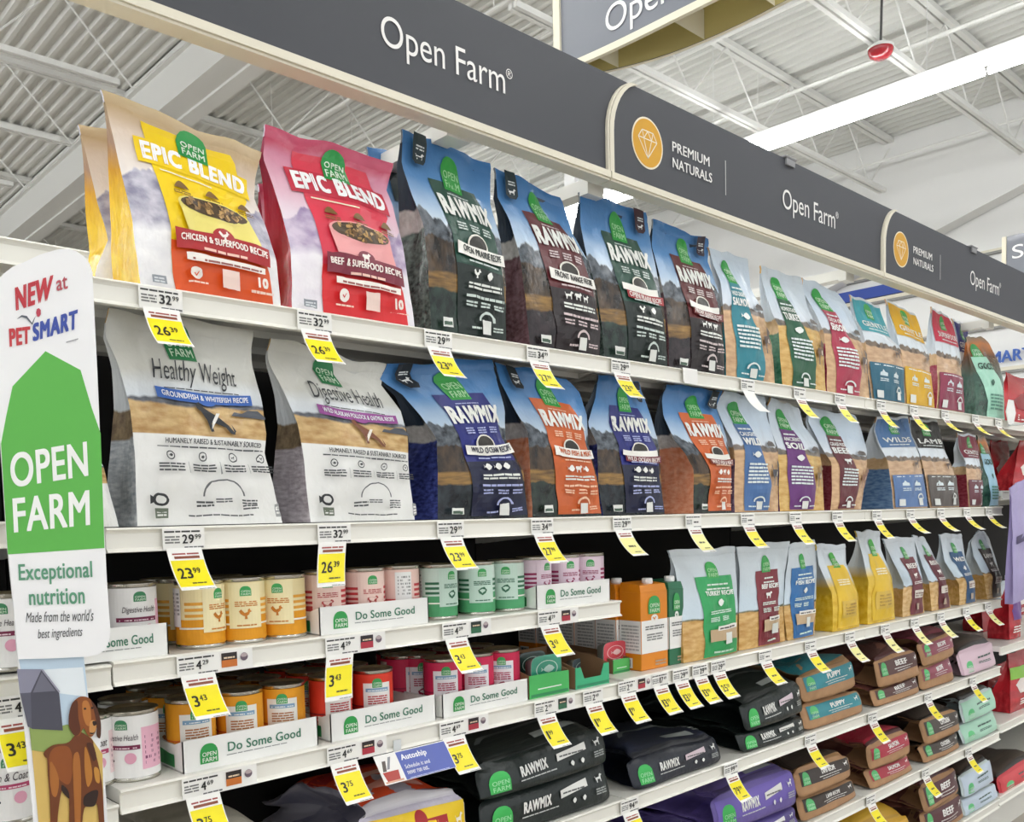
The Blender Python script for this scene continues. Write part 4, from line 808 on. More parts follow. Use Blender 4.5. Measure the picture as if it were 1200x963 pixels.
# ================================================================== CANS
CAN_R, CAN_H = .0382, .107
TIN = mat('tin', 'C9C6BC', 0.25, metal=1.0); LID = mat('tin_lid', 'B9AE93', 0.3, metal=1.0)
def make_can(label, top, low, stripe, panel, icon, ink_, style, hv=.42):
    t = thing('food_can', label, 'can', (0, 0, 0), 'food cans on the two can shelves'); R_ = CAN_R; H_ = CAN_H
    m = MB(); m.lathe([(R_ - .004, .0), (R_ + .0006, .0), (R_ + .0008, .004), (R_ - .0012, .006), (R_ - .0012, H_ - .006), (R_ + .0008, H_ - .004), (R_ + .0008, H_)], TIN, 36); m.build('can_body', t, (0, 0, 0), True)
    m = MB(); m.lathe([(R_ + .0008, H_), (R_ - .0015, H_ + .0008), (R_ - .003, H_ - .003), (R_ - .008, H_ - .0042), (R_ - .01, H_ - .0034), (.012, H_ - .0034), (.0005, H_ - .0034)], LID, 36)
    m.build('lid', t, (0, 0, 0), True)
    F = lambda u, v, o: Vector(((R_ + o) * math.sin((u - .5) * math.tau), -(R_ + o) * math.cos((u - .5) * math.tau), .006 + v * (H_ - .012)))
    d = Dec(F, .00012, .0002); d.dense = False; d.part('paper_label')
    P = paper
    d.rows(P(top), [(0, 0, .9999), (1, 0, .9999)], 48, 1)
    if style == 'low':
        d.rows(P(low), [(0, 0, 1), (hv, 0, 1)], 48, 1)
        for a in (.28, .62):
            for k in range(3): d.rows(P(stripe), [(hv + .04 + k * .1, a, a + .17), (hv + .09 + k * .1, a, a + .17)], 8, 1)
            d.rows(P('F4F1E6'), [(hv - .16, a - .05, a + .2), (hv - .13, a - .05, a + .2)], 8, 1)
        d.rows(P('EFEFEC'), [(.3, .12, .25), (.95, .12, .25)], 8, 1); d.words('9A9C98', .14, .24, .5, .9, 6, 3)
        d.rows(P(panel), [(.2, .4, .62), (.98, .4, .62)], 10, 1)
        logo(d, .475, .55, .76, .93, '3AA455', 'D9EED6'); d.cur = 'paper_label'
        d.words(ink_, .44, .59, .58, .68, 3, 4); d.poly(ink_, SIL[icon], .465, .555, .36, .54); d.words(ink_, .45, .58, .24, .28, 1, 4)
    elif style == 'panel':
        d.rows(P(low), [(0, 0, 1), (.2, 0, 1)], 48, 1)
        for k in range(3): d.rows(P(stripe), [(.22 + k * .07, .24, .4), (.25 + k * .07, .24, .4)], 8, 1); d.rows(P(stripe), [(.22 + k * .07, .62, .78), (.25 + k * .07, .62, .78)], 8, 1)
        d.rows(P('F2F0EA'), [(.2, .1, .24), (.95, .1, .24)], 8, 1); d.words('9A9C98', .12, .23, .45, .9, 7, 3)
        d.rows(P(panel), [(.12, .405, .62), (.83, .405, .62)], 10, 1)
        logo(d, .475, .55, .74, .92, '3AA455', 'D9EED6'); d.cur = 'paper_label'
        d.rows(P('7FA6C4'), [(.66, .425, .6), (.73, .425, .6)], 8, 1); d.words('F2F2F0', .44, .59, .675, .71, 1, 6)
        d.words(ink_, .44, .59, .42, .6, 4, 4); d.poly(ink_, SIL[icon], .46, .56, .2, .38)
    else:                                     # white tin with script lettering
        d.rows(P('EFB9CC') if style == 'script' else P('F0D8D8'), [(.12, .63, .8), (.8, .63, .8)], 8, 1); d.words('8A4A6A', .65, .78, .2, .7, 6, 3)
        logo(d, .47, .55, .78, .94, '3A8A5A', 'D9EED6'); d.cur = 'paper_label'
        d.text('3A2A30', stripe, .4, .61, .58, .7, bold=0, shear=.3); d.rows(P(ink_), [(.46, .36, .62), (.53, .36, .62)], 10, 1); d.words('F2DCE2', .38, .6, .475, .51, 1, 8)
        d.ell('E6A6BC', .56, .32, .035, .09); d.poly('1E1E20', DOG, .36, .46, .04, .34); d.poly('F2F0EC', [(0, 0), (.5, .2), (.6, .8), (.2, .7)], .4, .43, .1, .28)
    d.finish(t, (0, 0, 0))
    return t
def face_rot(x, y): return -math.atan2(x, y)
CANS = {}
CK = dict(
    yellow=('F3E3AE', 'E39A12', 'E8A63A', 'F3E6B6', 'hen', 'C97A14', 'low'), pink=('F1D0C4', 'C94A4A', 'C23A3E', 'F3D6CA', 'cow', 'B84A44', 'low'),
    green=('CFE2D6', '4FA26C', '2E6E4C', 'C6DED0', 'leaf', '2E6A4C', 'low'), lilac=('EBD5E2', 'B03A6C', 'A02A5C', 'EDD8E4', 'cow', '9A2A5A', 'low'),
    orange=('EDA01A', 'E0701A', 'D2601A', 'F0EDE4', 'hen', 'B0703A', 'panel'), red=('E23A22', 'B81E20', '8A1A22', 'F0EDE8', 'cow', 'B83A3A', 'panel'),
    magenta=('D22452', 'B01A48', 'A01440', 'EFEAEC', 'leaf', 'A8244A', 'panel'), digest=('F1F0ED', '', 'Digestive Health', '', '', '7A2448', 'script'), skin=('F1F0ED', '', 'Skin & Coat', '', '', 'B8446A', 'script2'))
def can(kind, px, z, label, y=None, turn=0.0):
    y = y or D + .022 + CAN_R; x = xs(px, y, z); loc = (x, y, z + .0005)
    if kind not in CANS:
        c = make_can(label, *CK[kind]); CANS[kind] = c; c.location = loc; c.rotation_euler = (0, 0, face_rot(x, y) + turn); return c
    return dup(CANS[kind], loc, face_rot(x, y) + turn, label)
PITCH_ = .081
# upper can shelf
can('digest', 156, C1 + .002, 'white can with script lettering standing in the tray beside the cardboard sign', y=D + .07, turn=.3)
can('digest', 9, C1, 'white can cut by the left edge of the photo, upper can shelf', turn=-.2)
can('yellow', 236, C1, 'pale yellow chicken can, first of the loose three', turn=.75); can('yellow', 285, C1, 'pale yellow chicken can, middle of the loose three', turn=.1); can('yellow', 333, C1, 'pale yellow chicken can touching the pink can tray', turn=-.3)
def behind(kind, px, z, n, label):
    y0 = D + .022 + CAN_R; x = xs(px, y0, z)
    for k in range(1, n + 1): dup(CANS[kind], (x + .002 * k, y0 + .08 * k, z + .0005), -.6 + .4 * k, '%s, row %s from the front' % (label, ('second', 'third')[k - 1]))
behind('yellow', 236, C1, 1, 'yellow can hidden behind the first loose yellow can'); behind('yellow', 285, C1, 1, 'yellow can hidden behind the middle loose yellow can')
can('digest', 196, C1, 'shaded white can standing deep behind the tray end, left of the yellow cans', y=D + .17, turn=1.8)
for k, (px, tn, w_) in enumerate(((381, .1, 'left'), (428, .35, 'middle'), (469, 2.2, 'right'))): can('pink', px, C1 + .002, 'pale pink can with red stripes, %s can of its white tray' % w_, y=D + .066, turn=tn)
for k, (px, tn, w_) in enumerate(((514, .7, 'nearest the pink can tray'), (559, .25, 'in the middle'), (594, -.1, 'next to the lilac cans'))): can('green', px, C1, 'pale green turkey can %s' % w_, turn=tn)
behind('green', 514, C1, 1, 'green can hidden behind the first green turkey can')
for k, (px, tn, w_) in enumerate(((626, .8, 'left'), (660, .4, 'middle'), (689, .1, 'right'))): can('lilac', px, C1 + .002, 'pale lilac can with magenta stripes, %s can of its white tray' % w_, y=D + .066, turn=tn)
# lower can shelf
can('digest', 158, C2, 'white can with pink panel standing in front on the lower can shelf', turn=-.5)
can('skin', 104, C2, 'white can half hidden behind the dog of the cardboard sign', turn=.1, y=D + .07)
can('skin', 12, C2 - .02, 'white can with script lettering at the bottom left edge', turn=.0, y=D + .05)
can('digest', 148, C2, 'white can deep behind the front white can on the lower can shelf', y=D + .16, turn=.8)
for (px, tn, w_) in ((226, .15, 'left'), (283, .0, 'middle'), (333, -.1, 'right')): can('orange', px, C2 + .002, 'orange can with white label, %s can of its white tray' % w_, y=D + .066, turn=tn)
for (px, tn, w_) in ((389, .35, 'left'), (438, .15, 'middle')): can('red', px, C2 + .002, 'red can with white label, %s can of its white tray' % w_, y=D + .066, turn=tn)
can('magenta', 470, C2 + .002, 'dark magenta can set back at the right end of the red can tray', y=D + .17, turn=.9)
for (px, tn, w_) in ((520, .1, 'left'), (558, .0, 'middle'), (589, -.1, 'right')): can('magenta', px, C2 + .002, 'magenta red can with white label, %s can of its white tray' % w_, y=D + .066, turn=tn)
for kd, pxs, lb in (('orange', (226, 283, 333), 'orange'), ('red', (389, 438), 'red'), ('magenta', (520, 558, 589), 'magenta')):
    for px, w_ in zip(pxs, ('left', 'middle', 'right')):
        y0 = D + .066; x = xs(px, y0, C2)
        for k in (1, 2): dup(CANS[kd], (x, y0 + .081 * k, C2 + .0025), -.8 + .3 * k, 'dark lidded %s can, %s column of its tray, %s row' % (lb, w_, ('second', 'third')[k - 1]))
# ------------------------------------------------------------------ white display trays
CARD = mat('white_card', 'F0F0EC', 0.6); KRAFT = mat('kraft_board', '8A6B4C', 0.8)
def tray(pl, pr, z, htl, label, depth=.26, name='display_tray'):
    y0 = D + .012; x0 = xs(pl, y0, z); x1 = xs(pr, y0, z); h = htl; t = thing(name, label, 'tray', ((x0 + x1) / 2, y0, z), 'white card trays under the cans'); o = t.location; T_ = .0018
    m = MB(); m.box(x0, x1, y0 + T_, y0 + depth, z + .0003, z + .0018, CARD); m.box(x0, x1, y0 + depth - T_, y0 + depth, z + .0018, z + h * .9, KRAFT); m.build('tray_base', t, o)
    for x, s in ((x0, 0), (x1 - T_, 1)):
        m = MB(); P = [Vector((x, y0, z)), Vector((x, y0, z + h)), Vector((x, y0 + .03, z + h * .82)), Vector((x, y0 + depth, z + h * .82)), Vector((x, y0 + depth, z))]
        m.prism(P, Vector((0, 0, 0)), Vector((T_, 0, 0)), CARD); F = lambda u, v, q: Vector((x - .0004 - q if s == 0 else x + T_ + q, y0 + .03 + u * .2, z + v * h)); d = Dec(F, .0002, .0002); d.dense = False; d.mb()
        d.rows('2F9A50', [(.1, .0, .55), (.45, .0, .7), (.6, .3, .5)], 4); d.rows('1E7A40', [(.1, .02, .2), (.5, .0, .2)], 3)
        for p_ in d.parts.values(): m.grid  # printed with the panel below
        b = m.build('side_panel', t, o); d.parts['printed_panel'].build('side_print', b, o)
    m = MB(); m.box(x0, x1, y0, y0 + T_, z, z + h, CARD); fp = m.build('front_panel', t, o)
    F = lambda u, v, q: Vector((lerp(x0, x1, u), y0 - q, z + v * h)); d = Dec(F, .0002, .0003); d.dense = False
    d.part('lettering'); d.text('3B7A5E', 'Do Some Good', .31, .86, .42, .72, bold=.015); d.words('8A8E8A', .3, .75, .3, .35, 1, 8)
    d.part('logo_badge'); logo(d, .115, .24, .18, .8, '2FA04C', 'EAF4E6')
    for n, mb in d.parts.items(): mb.build(n, fp, o)
    return t
hgt = lambda px, yt, yb: at(px, yt, D + .012).z - at(px, yb, D + .012).z
tray(62, 198, C1, hgt(198, 727, 764), 'white tray of white cans, its left half behind the cardboard sign')
tray(375, 502.5, C1, hgt(375, 710, 743), 'white tray in front of the pale pink cans'); tray(629, 715, C1, hgt(629, 684, 712), 'white tray in front of the lilac cans at the shelf end')
tray(215, 373, C2, hgt(215, 867, 905), 'white tray in front of the orange cans'); tray(388, 511, C2, hgt(388, 834, 867), 'white tray in front of the red cans'); tray(519, 619, C2, hgt(519, 811, 839), 'white tray in front of the magenta cans')
# ------------------------------------------------------------------ cup trays
def cup_tray(pl, pr, z, h, label, col='4DB861', dark='2F8C55', y0=None, depth=.2, notch=False):
    y0 = y0 or D + .012; x0 = xs(pl, y0, z); x1 = xs(pr, y0, z); t = thing('cup_tray', label, 'tray', ((x0 + x1) / 2, y0, z)); o = t.location; g = paper(col); T_ = .0018
    m = MB(); m.box(x0, x1, y0 + T_, y0 + depth, z, z + .0018, KRAFT); m.build('tray_base', t, o)
    m = MB()
    for x in (x0, x1 - T_): m.prism([Vector((x, y0 + T_, z)), Vector((x, y0 + T_, z + h)), Vector((x, y0 + .05, z + h * 1.25)), Vector((x, y0 + depth, z + h * 1.45)), Vector((x, y0 + depth, z))], Vector((0, 0, 0)), Vector((T_, 0, 0)), KRAFT)
    m.box(x0 + T_, x1 - T_, y0 + depth - T_, y0 + depth, z, z + h * 1.45, KRAFT); m.build('side_wall', t, o)
    m = MB(); q = [(0, 0), (1, 0), (1, 1), (.85, 1), (.75, .45), (.25, .45), (.15, 1), (0, 1)] if notch else [(0, 0), (1, 0), (1, .95), (.6, 1), (0, 1)]
    m.prism([Vector((lerp(x0, x1, a), y0, z + b * h)) for a, b in q], Vector((0, 0, 0)), Vector((0, T_, 0)), g); fp = m.build('front_panel', t, o)
    F = lambda u, v, k: Vector((lerp(x0, x1, u), y0 - k, z + v * h)); d = Dec(F, .0002, .0003); d.dense = False; d.rows(dark, [(.05, .03, .97), (.18, .03, .97)], 2); d.rows('EEF4EC', [(.35, .2, .8), (.4, .2, .8)], 2) if not notch else None
    for n, mb in d.parts.items(): mb.build(n, fp, o)
    return x0, x1, y0
def cup(px, z, w, h, label, col, y, film='BFDCD0'):
    """oval food tub standing on its long side, lid towards the aisle"""
    x = xs(px, y, z); t = thing('food_tub', label, 'tub', (x, y, z)); o = t.location
    def ring(sx, sz, yy, n=28):
        R_ = []
        for k in range(n + 1):
            a = k * math.tau / n; c, s = math.cos(a), math.sin(a); e = .45
            R_.append(Vector((x + sx * math.copysign(abs(c) ** e, c), yy, z + h / 2 + sz * math.copysign(abs(s) ** e, s))))
        return R_
    m = MB(); m.grid([ring(w / 2, h / 2, y), ring(w / 2, h / 2, y + .002), ring(w / 2 * .92, h / 2 * .9, y + .004), ring(w / 2 * .8, h / 2 * .75, y + .028), ring(.001, .001, y + .028)], mat('clear_tub', 'C9D6D2', .2)); m.build('tub', t, o, True)
    m = MB(); m.grid([ring(w / 2, h / 2, y), ring(w / 2 * .9, h / 2 * .86, y - .0008), ring(.001, .001, y - .0008)], mat('tub_film', col, .25, coat=.4)); fl = m.build('lid_film', t, o)
    F = lambda u, v, k: Vector((x + (u - .5) * w, y - .0009 - k, z + v * h)); d = Dec(F, .0002, .0003); d.dense = False
    d.arcband(film, .5, .52, .36, .3, .08, 0, 360, 24); d.poly(film, FISH, .3, .75, .38, .66); d.words('F0F4F0', .25, .75, .16, .24, 1, 4)
    for n, mb in d.parts.items(): mb.build(n, fl, o)
cup_tray(621, 667, C2, .05, 'bright green tray with a teal tub leaning in it, beside the magenta cans')
cup(641, C2 + .022, .094, .064, 'teal lidded tub with a fish drawing standing in the green tray', '3A9C7E', D + .03)
cup(624, C2 + .022, .09, .06, 'dark tub half hidden behind the teal lidded tub', '2A4A42', D + .11)
cup_tray(675, 714, C2, .048, 'teal green tray with notched front and empty brown inside', '3FB07E', '2A8A60', notch=True)
cup(683, C2 + .004, .07, .045, 'grey tub lying low inside the notched tray', '5A6A70', D + .1)
cup_tray(719, 738, S3, .034, 'small green tray with a red tub at the cartons', '55B85E', y0=D + .06)
cup(721, S3 + .02, .085, .055, 'red lidded tub standing in the small green tray', 'D84A56', D + .08, 'F4C6C4')
# ------------------------------------------------------------------ broth cartons
def carton(pl, pr, z, label, col, y0, dep=.068, h=None):
    x0 = xs(pl, y0, z); x1 = xs(pr, y0, z); h = h or .175
    t = thing('broth_carton', label, 'carton', ((x0 + x1) / 2, y0, z), 'broth cartons'); o = t.location
    cm = mat('carton_' + col, col, .4, coat=.2)
    m = MB(); m.box(x0, x1, y0, y0 + dep, z + .0004, z + h - .022, cm, .002)
    c = .012; tz = z + h - .006; b = z + h - .0225
    A = [(x0 + .001, y0 + .001, b), (x1 - .001, y0 + .001, b), (x1 - .001, y0 + dep - .001, b), (x0 + .001, y0 + dep - .001, b)]; B = [(x0 + .003, y0 + .006, tz), (x1 - .003, y0 + .006, tz), (x1 - .003, y0 + dep - .004, tz + .006), (x0 + .003, y0 + dep - .004, tz + .006)]
    m.add(A + B, [(4, 5, 6, 7)] + [(i, (i + 1) % 4, (i + 1) % 4 + 4, i + 4) for i in range(4)], cm); m.build('carton_body', t, o)
    m = MB(); cx, cy = (x0 + x1) / 2 + .006, y0 + dep * .38; m.lathe([(.0125, 0), (.0135, .002), (.0135, .012), (.0118, .014), (.001, .014)], mat('white_cap', 'F2F2F0', .35), 24, (cx, cy, tz + .0005)); m.build('screw_cap', t, o, True)
    H_ = h - .024
    for nm, F, sd in (('front_print', lambda u, v, k: Vector((lerp(x0, x1, u), y0 - .0002 - k, z + v * H_)), 0), ('side_print', lambda u, v, k: Vector((x0 - .0002 - k, y0 + dep * (1 - u), z + v * H_)), 1)):
        d = Dec(F, .0002, .0003); d.dense = False; d.cur = nm
        d.rows(paper('EFEEEA'), [(.22, .01, .99), (.64, .01, .99)], 2)
        if sd == 0:
            d.cur = nm; d.ell('EFEEEA', .5, .66, .13, .05); d.poly(col, SIL['hen'], .43, .57, .635, .685); d.words('6A6A68', .15, .85, .52, .58, 2, 4); d.words('8A8A88', .2, .8, .38, .48, 3, 3); d.words('B09A80', .5, .9, .05, .13, 2, 2)
            logo(d, .26, .7, .72, .95, '35A552', 'DCF0D8', nm)
        else: d.cur = nm; d.words('B0B2B0', .1, .9, .26, .6, 8, 5); d.rect('EFEEEA', .1, .6, .03, .16, 2); [d.rect('333333', .14 + .05 * k, .155 + .05 * k + .01 * (k % 3), .05, .14, 1) for k in range(8)]
        d.finish(t, o)
OC = 'E0860F'; GC = '1F6B48'; CH = at(754.5, 683, D + .03).z - S3
carton(752, 783, S3, 'orange chicken broth carton, front one', OC, D + .03, h=CH)
carton(785, 802, S3, 'dark green broth carton beside the front orange carton', GC, D + .03, h=CH)
x_ = xs(752, D + .03, S3)
for k, w_ in enumerate(('second', 'third', 'fourth', 'fifth', 'sixth')):
    y_ = D + .03 + .0705 * (k + 1); pl = pix((x_ + .003 * (k % 2) - .01, y_, S3))[0]; pr = pix((x_ + .058 + .003 * (k % 2) - .01, y_, S3))[0]
    carton(pl, pr, S3, 'orange broth carton, %s in the row behind the front orange one' % w_, OC, y_, h=CH)
# ================================================================== BIG BAGS LYING FLAT
def sack(label, q, body, side, pr, shelf_z=None, L=.40, puff=.22, group=None, extra=None, y0=None, sag=0.0):
    """q: front end traced as (left px, top, bottom, right px, top, bottom)"""
    y0 = y0 or D + .014; xl, tl, bl, xr, tr, br = q
    a, b, c, e = at(xl, bl, y0), at(xr, br, y0), at(xl, tl, y0), at(xr, tr, y0)
    x0 = (a.x + c.x) / 2; x1 = (b.x + e.x) / 2; hl = c.z - a.z; hr = e.z - b.z; zl, zr = a.z, b.z
    if shelf_z is not None: hl = c.z - shelf_z - .001; hr = e.z - shelf_z - .001; zl = zr = shelf_z + .001
    hl = max(.03, hl); hr = max(.03, hr); o = Vector(((x0 + x1) / 2, y0 + L / 2, min(zl, zr))); t = thing('food_sack', label, 'bag', o, group); sd = hash_(label) % 40
    n = 40; NS = 22; rows = []
    for s in range(NS + 1):
        k = s / NS; y = y0 + L * k ** 1.25; rnd = .955 + .045 * min(1, k / .07) if k < .07 else 1
        tap = 1 - .55 * sstep(.62, 1, k) ; ww = 1 + .05 * math.sin(math.pi * min(1, k * 1.2)) - .08 * sstep(.75, 1, k)
        ex = lerp(9, 3.2, min(1, k * 3)); r = []
        for i in range(n + 1):
            an = math.tau * i / n; cx, sz = math.cos(an), math.sin(an); ux = math.copysign(abs(cx) ** (2 / ex), cx) * rnd * ww; uz = math.copysign(abs(sz) ** (2 / ex), sz) * rnd
            u = .5 + ux / 2; w_ = lerp(hl, hr, u); zb = lerp(zl, zr, u); hh = w_ * tap
            vz = .5 + uz / 2; z = zb + hh * vz
            if uz > 0: z += w_ * puff * math.sin(math.pi * min(1, .03 + k * 1.12)) ** .9 * (1 - (2 * min(1, max(0, u)) - 1) ** 2) ** .6 * uz if k < .89 else 0
            ind = min(.035, .16 * w_ + .008) * sstep(.0, .06, k) * (1 - abs(uz) ** 1.5) * (1 - .5 * k); u2 = u - math.copysign(ind / (x1 - x0), ux) * abs(ux / .5) ** 3 if abs(ux) > .3 else u
            wob = .009 * noise.noise(Vector((cx * 1.7 + sd, sz * 1.7, sd * .3)))
            p = Vector((lerp(x0, x1, u2) + wob * cx, y, z + wob * sz * (1 if uz > 0 else 0))); f = .016 * sstep(0, .12, k)
            nn = noise.noise(Vector((p.x * 14 + sd, y * 12, sd + i * .02))); p.z += nn * f * (1 if uz > 0 else .0); p.x += noise.noise(Vector((sd + 3, y * 22, z * 16))) * f * abs(cx)
            p.y += (.022 * vz + .008 * noise.noise(Vector((u * 2.6 + sd, vz * 2, sd)))) * max(0, 1 - k * 6); p.z += .007 * noise.noise(Vector((u * 3.1 + sd, sd, k * 3))) * max(0, uz)
            if uz < -.5: p.z = max(p.z, zb)
            r.append(p)
        rows.append(r)
    m = MB(); m.grid([r[::-1] for r in rows], body, [[(i / n, s / NS) for i in range(n, -1, -1)] for s in range(NS + 1)])
    cb = sum((p for p in rows[-1][:-1]), Vector()) / n; m.add(rows[-1][:n] + [cb], [(i, (i + 1) % n, n) for i in range(n)], body)
    m.build('bag_body', t, o, True)
    # front end: folded gusset ends at both sides and the printed end panel
    fl = rows[0]; m = MB()
    def ys(u, v): return y0 + .022 * v - .004 - .012 * (1 - (2 * u - 1) ** 4) * (1 - (2 * v - 1) ** 4) + .008 * noise.noise(Vector((u * 2.6 + sd, v * 2, sd)))
    def qz(u, v): return lerp(lerp(zl, zr, u), lerp(zl + hl, zr + hr, u), v)
    rg = [fl]
    for sc in (.97, .8, .6, .4, .2, .01):
        r = []
        for p in fl:
            u = (p.x - x0) / (x1 - x0); w_ = lerp(hl, hr, u); v = (p.z - lerp(zl, zr, u)) / w_; u = .5 + (u - .5) * sc; v = .5 + (v - .5) * sc
            r.append(Vector((lerp(x0, x1, u), ys(u, v), qz(u, v))))
        rg.append(r)
    m.grid(rg, side); ep = m.build('end_panel', t, o, True)
    for sx in (0, 1):                              # visible side gusset fold
        m = MB(); rr = []
        for s in range(0, 9):
            r = rows[s]; i0 = 0 if sx else n // 2
            rr.append([r[(i0 + j) % n].copy() + Vector(((-.0015 if not sx else .0015), 0, 0)) for j in (-5, -3, -1, 0, 1, 3, 5)])
            for j, p in enumerate(rr[-1]): p.x += (1 if not sx else -1) * (-.0006)
        m.grid(rr if not sx else rr, side); m.build('side_gusset', t, o, True)
    def f(u, v, k): 
        a_, b_ = .03 + .94 * u, .05 + .9 * v
        return Vector((lerp(x0, x1, a_), ys(a_, b_) - .0012 - k, qz(a_, b_)))
    d = Dec(f, .0003, .0006); pr(d, **(extra or {})); d.finish(t, o)
    # print on the upper side, seen from above
    if puff > .1:
        def g(u, v, k):
            i = (1 - u) * n / 2; s = max(.01, min(.99, v)) * NS; i = min(n / 2 - .01, max(.01, i)); ia = int(i); sa = int(s); fa, fs = i - ia, s - sa
            p = rows[sa][ia].lerp(rows[sa][ia + 1], fa).lerp(rows[min(NS, sa + 1)][ia].lerp(rows[min(NS, sa + 1)][ia + 1], fa), fs); return p + Vector((0, 0, .0012 + k))
        d2 = Dec(g, .0003, .0006); (extra or {}).get('topf', lambda d_: None)(d2) if False else TOP.get(pr, lambda *_: None)(d2, extra or {}); d2.finish(t, o)
    return t
def se_raw(d, low='1B2422', pan=None, strip='E4E4DE', **k):
    if pan: d.rows(pan, [(.3, .01, .99), (.97, .01, .99)], 6)
    logo(d, .05, .19, .14, .8, '3DBB58', 'A6E4B0'); d.cur = 'lettering'
    d.text('EFEFEA', 'RAWMIX', .27, .49, .42, .74, bold=.045); d.words('C9CCC8', .26, .55, .3, .36, 1, 8)
    d.cur = 'printed_panel'; d.band(strip, .57, .8, .5, .22, .0, .12); d.words('5A5C58', .59, .78, .6, .68, 1, 6)
    for a in (.66, .74): d.poly('E6E8E2', LEAF, a, a + .035, .26, .42)
    d.poly('E6E8E4', DOG, .87, .94, .62, .84); d.words('AAB0AC', .86, .95, .3, .5, 3, 2)
def se_craft(d, pan='2E8A94', t='PUPPY', v0=.4, lab=None, **k):
    d.rows(pan, [(v0, .05, .97), (.96, .05, .97)], 8)
    logo(d, .08, .2, v0 + .02, .94, '58BE72', 'BFE8C4'); d.cur = 'lettering'
    h = .96 - v0; d.text('F0EFEA', t, .42, .68, v0 + .48 * h, v0 + .84 * h, bold=.04); d.words('E2E0DA', .36, .8, v0 + .28 * h, v0 + .38 * h, 1, 9); d.words('E2E0DA', .4, .74, v0 + .12 * h, v0 + .2 * h, 1, 7)
    d.cur = 'printed_panel'; d.poly('EDEBE6', DOG, .84, .93, v0 + .5 * h, v0 + .85 * h)
def se_light(d, pan='A9DCC2', **k):
    d.rows(pan, [(.02, .01, .99), (.98, .01, .99)], 8); logo(d, .1, .26, .1, .6, '5CC47C', 'CFEED6'); d.cur = 'lettering'
    d.words('3A5A50', .4, .8, .6, .74, 1, 4); d.words('4A6A60', .42, .76, .36, .48, 2, 5)
def se_epic(d, **k):
    d.rows('F4CF12', [(.02, .02, .98), (.98, .02, .98)], 8); d.cur = 'recipe_ribbon'; d.band('B01E24', .42, .78, .38, .42); d.ell('B01E24', .52, .82, .06, .16); d.text('FFF4EC', 'SUPERFOOD RECIPE', .45, .76, .48, .66, bold=.04)
    d.cur = 'printed_panel'; d.poly('FBF5E6', DOG, .86, .95, .5, .76); logo(d, .06, .2, .1, .85)
def top_epic(d, e):
    d.rows('D8481C', [(.12, .25, .8), (.3, .2, .84), (.6, .22, .8), (.75, .3, .72)], 12); d.cur = 'top_print'; d.rows('A81E20', [(.5, .28, .74), (.62, .28, .74)], 10); d.band('E9B7A8', .34, .7, .4, .05); d.ell('E8A090', .5, .25, .06, .05)
def top_raw(d, e):
    d.cur = 'top_print'; d.arcband('6E7674', .5, .28, .12, .1, .25); d.rect('9EA4A0', .5, .57, .13, .2); d.words('8A908C', .62, .8, .18, .3, 4, 3)
def top_craft(d, e):
    d.cur = 'top_print'; d.rows(e.get('pan', '2E8A94'), [(.08, .2, .62), (.2, .2, .64), (.5, .25, .6), (.8, .3, .5)], 10)
TOP = {se_epic: top_epic, se_raw: top_raw, se_craft: top_craft}
def sackart(key, a, b, c): return art('sack_' + key, [(0, a), (1, a)], [dict(h=.9, amp=.4, f=4, a=a, b=b, s=(10, 8)), dict(h=.12, amp=.05, f=3, a=c, b=a, s=(6, 14))], rough=.4, bump=.8)
RAWB = sackart('raw', '1A2220', '26302C', '121816'); NAVB = sackart('navy', '171B26', '20263A', '10131C'); PURB = sackart('purple', '5A4C86', '6E5EA0', '3A3058')
KRB = sackart('kraft', 'B08A60', 'C4A075', '9A7448'); MAR = sackart('maroonk', '6A3A38', '8A5A4A', '4A2426'); EPB = sackart('epic', 'C9C6D0', '8E8CA4', 'E4E2E6'); LTB = sackart('light', 'C8D2D6', '9AA8AE', 'DDE4E6'); DKB = sackart('dark', '2E2622', '4A3A30', '1A1512'); BGE = sackart('beige', 'B8B4A6', '8E8A7C', 'D0CCC0'); YLB = sackart('yellowk', 'C89A1E', 'DDB43A', 'A87E14')
krs = mat('kraft_side', 'C0946A', .6, bump=.5, mottle=.35, bscale=22); rks = mat('raw_side', '1C2523', .35, bump=.3); nvs = mat('navy_side', '20242F', .35, bump=.3); nvs2 = mat('navy_gusset', '4A5078', .35, bump=.3); prs = mat('purple_side', '6A5AA0', .4, bump=.3); mrs = mat('maroon_side', '4E2A30', .45, bump=.3); lts = mat('light_side', 'CBD8D8', .4, bump=.2)
G4 = 'big bags lying on the shelf below the cans'; G5 = 'big bags lying on the fifth shelf'; G6 = 'big bags lying on the bottom shelf'
eps = mat('epic_side', 'C9C4D4', .4, bump=.3)
sack('big yellow ended bag with orange red top and silver sides, under the can trays', (425, 962, 1052, 553, 931, 1002), EPB, eps, se_epic, shelf_z=S4, L=.46, puff=.3, group=G4)
sack('dim beige bag lying left of the big yellow ended bag', (180, 1010, 1130, 330, 975, 1085), BGE, mat('beige_side', 'A8A294', .5), se_light, shelf_z=S4, L=.46, puff=.3, group=G4, extra=dict(pan='B8B2A2'))
sack('black green bag at the bottom of the stack of two left of the navy bag', (563, 941, 989, 717, 893, 935), RAWB, rks, se_raw, shelf_z=S4, L=.44, puff=.04, group=G4)
sack('black green bag on top of the stack of two left of the navy bag', (558, 903, 942, 715, 850, 893), RAWB, rks, se_raw, L=.44, puff=.3, group=G4)
sack('navy bag lying alone right of the shelf joint, blue grey gusset', (739, 893, 928, 846, 862, 892), NAVB, nvs, se_raw, shelf_z=S4, L=.46, puff=.5, group=G4, extra=dict(strip='D8C6CE'))
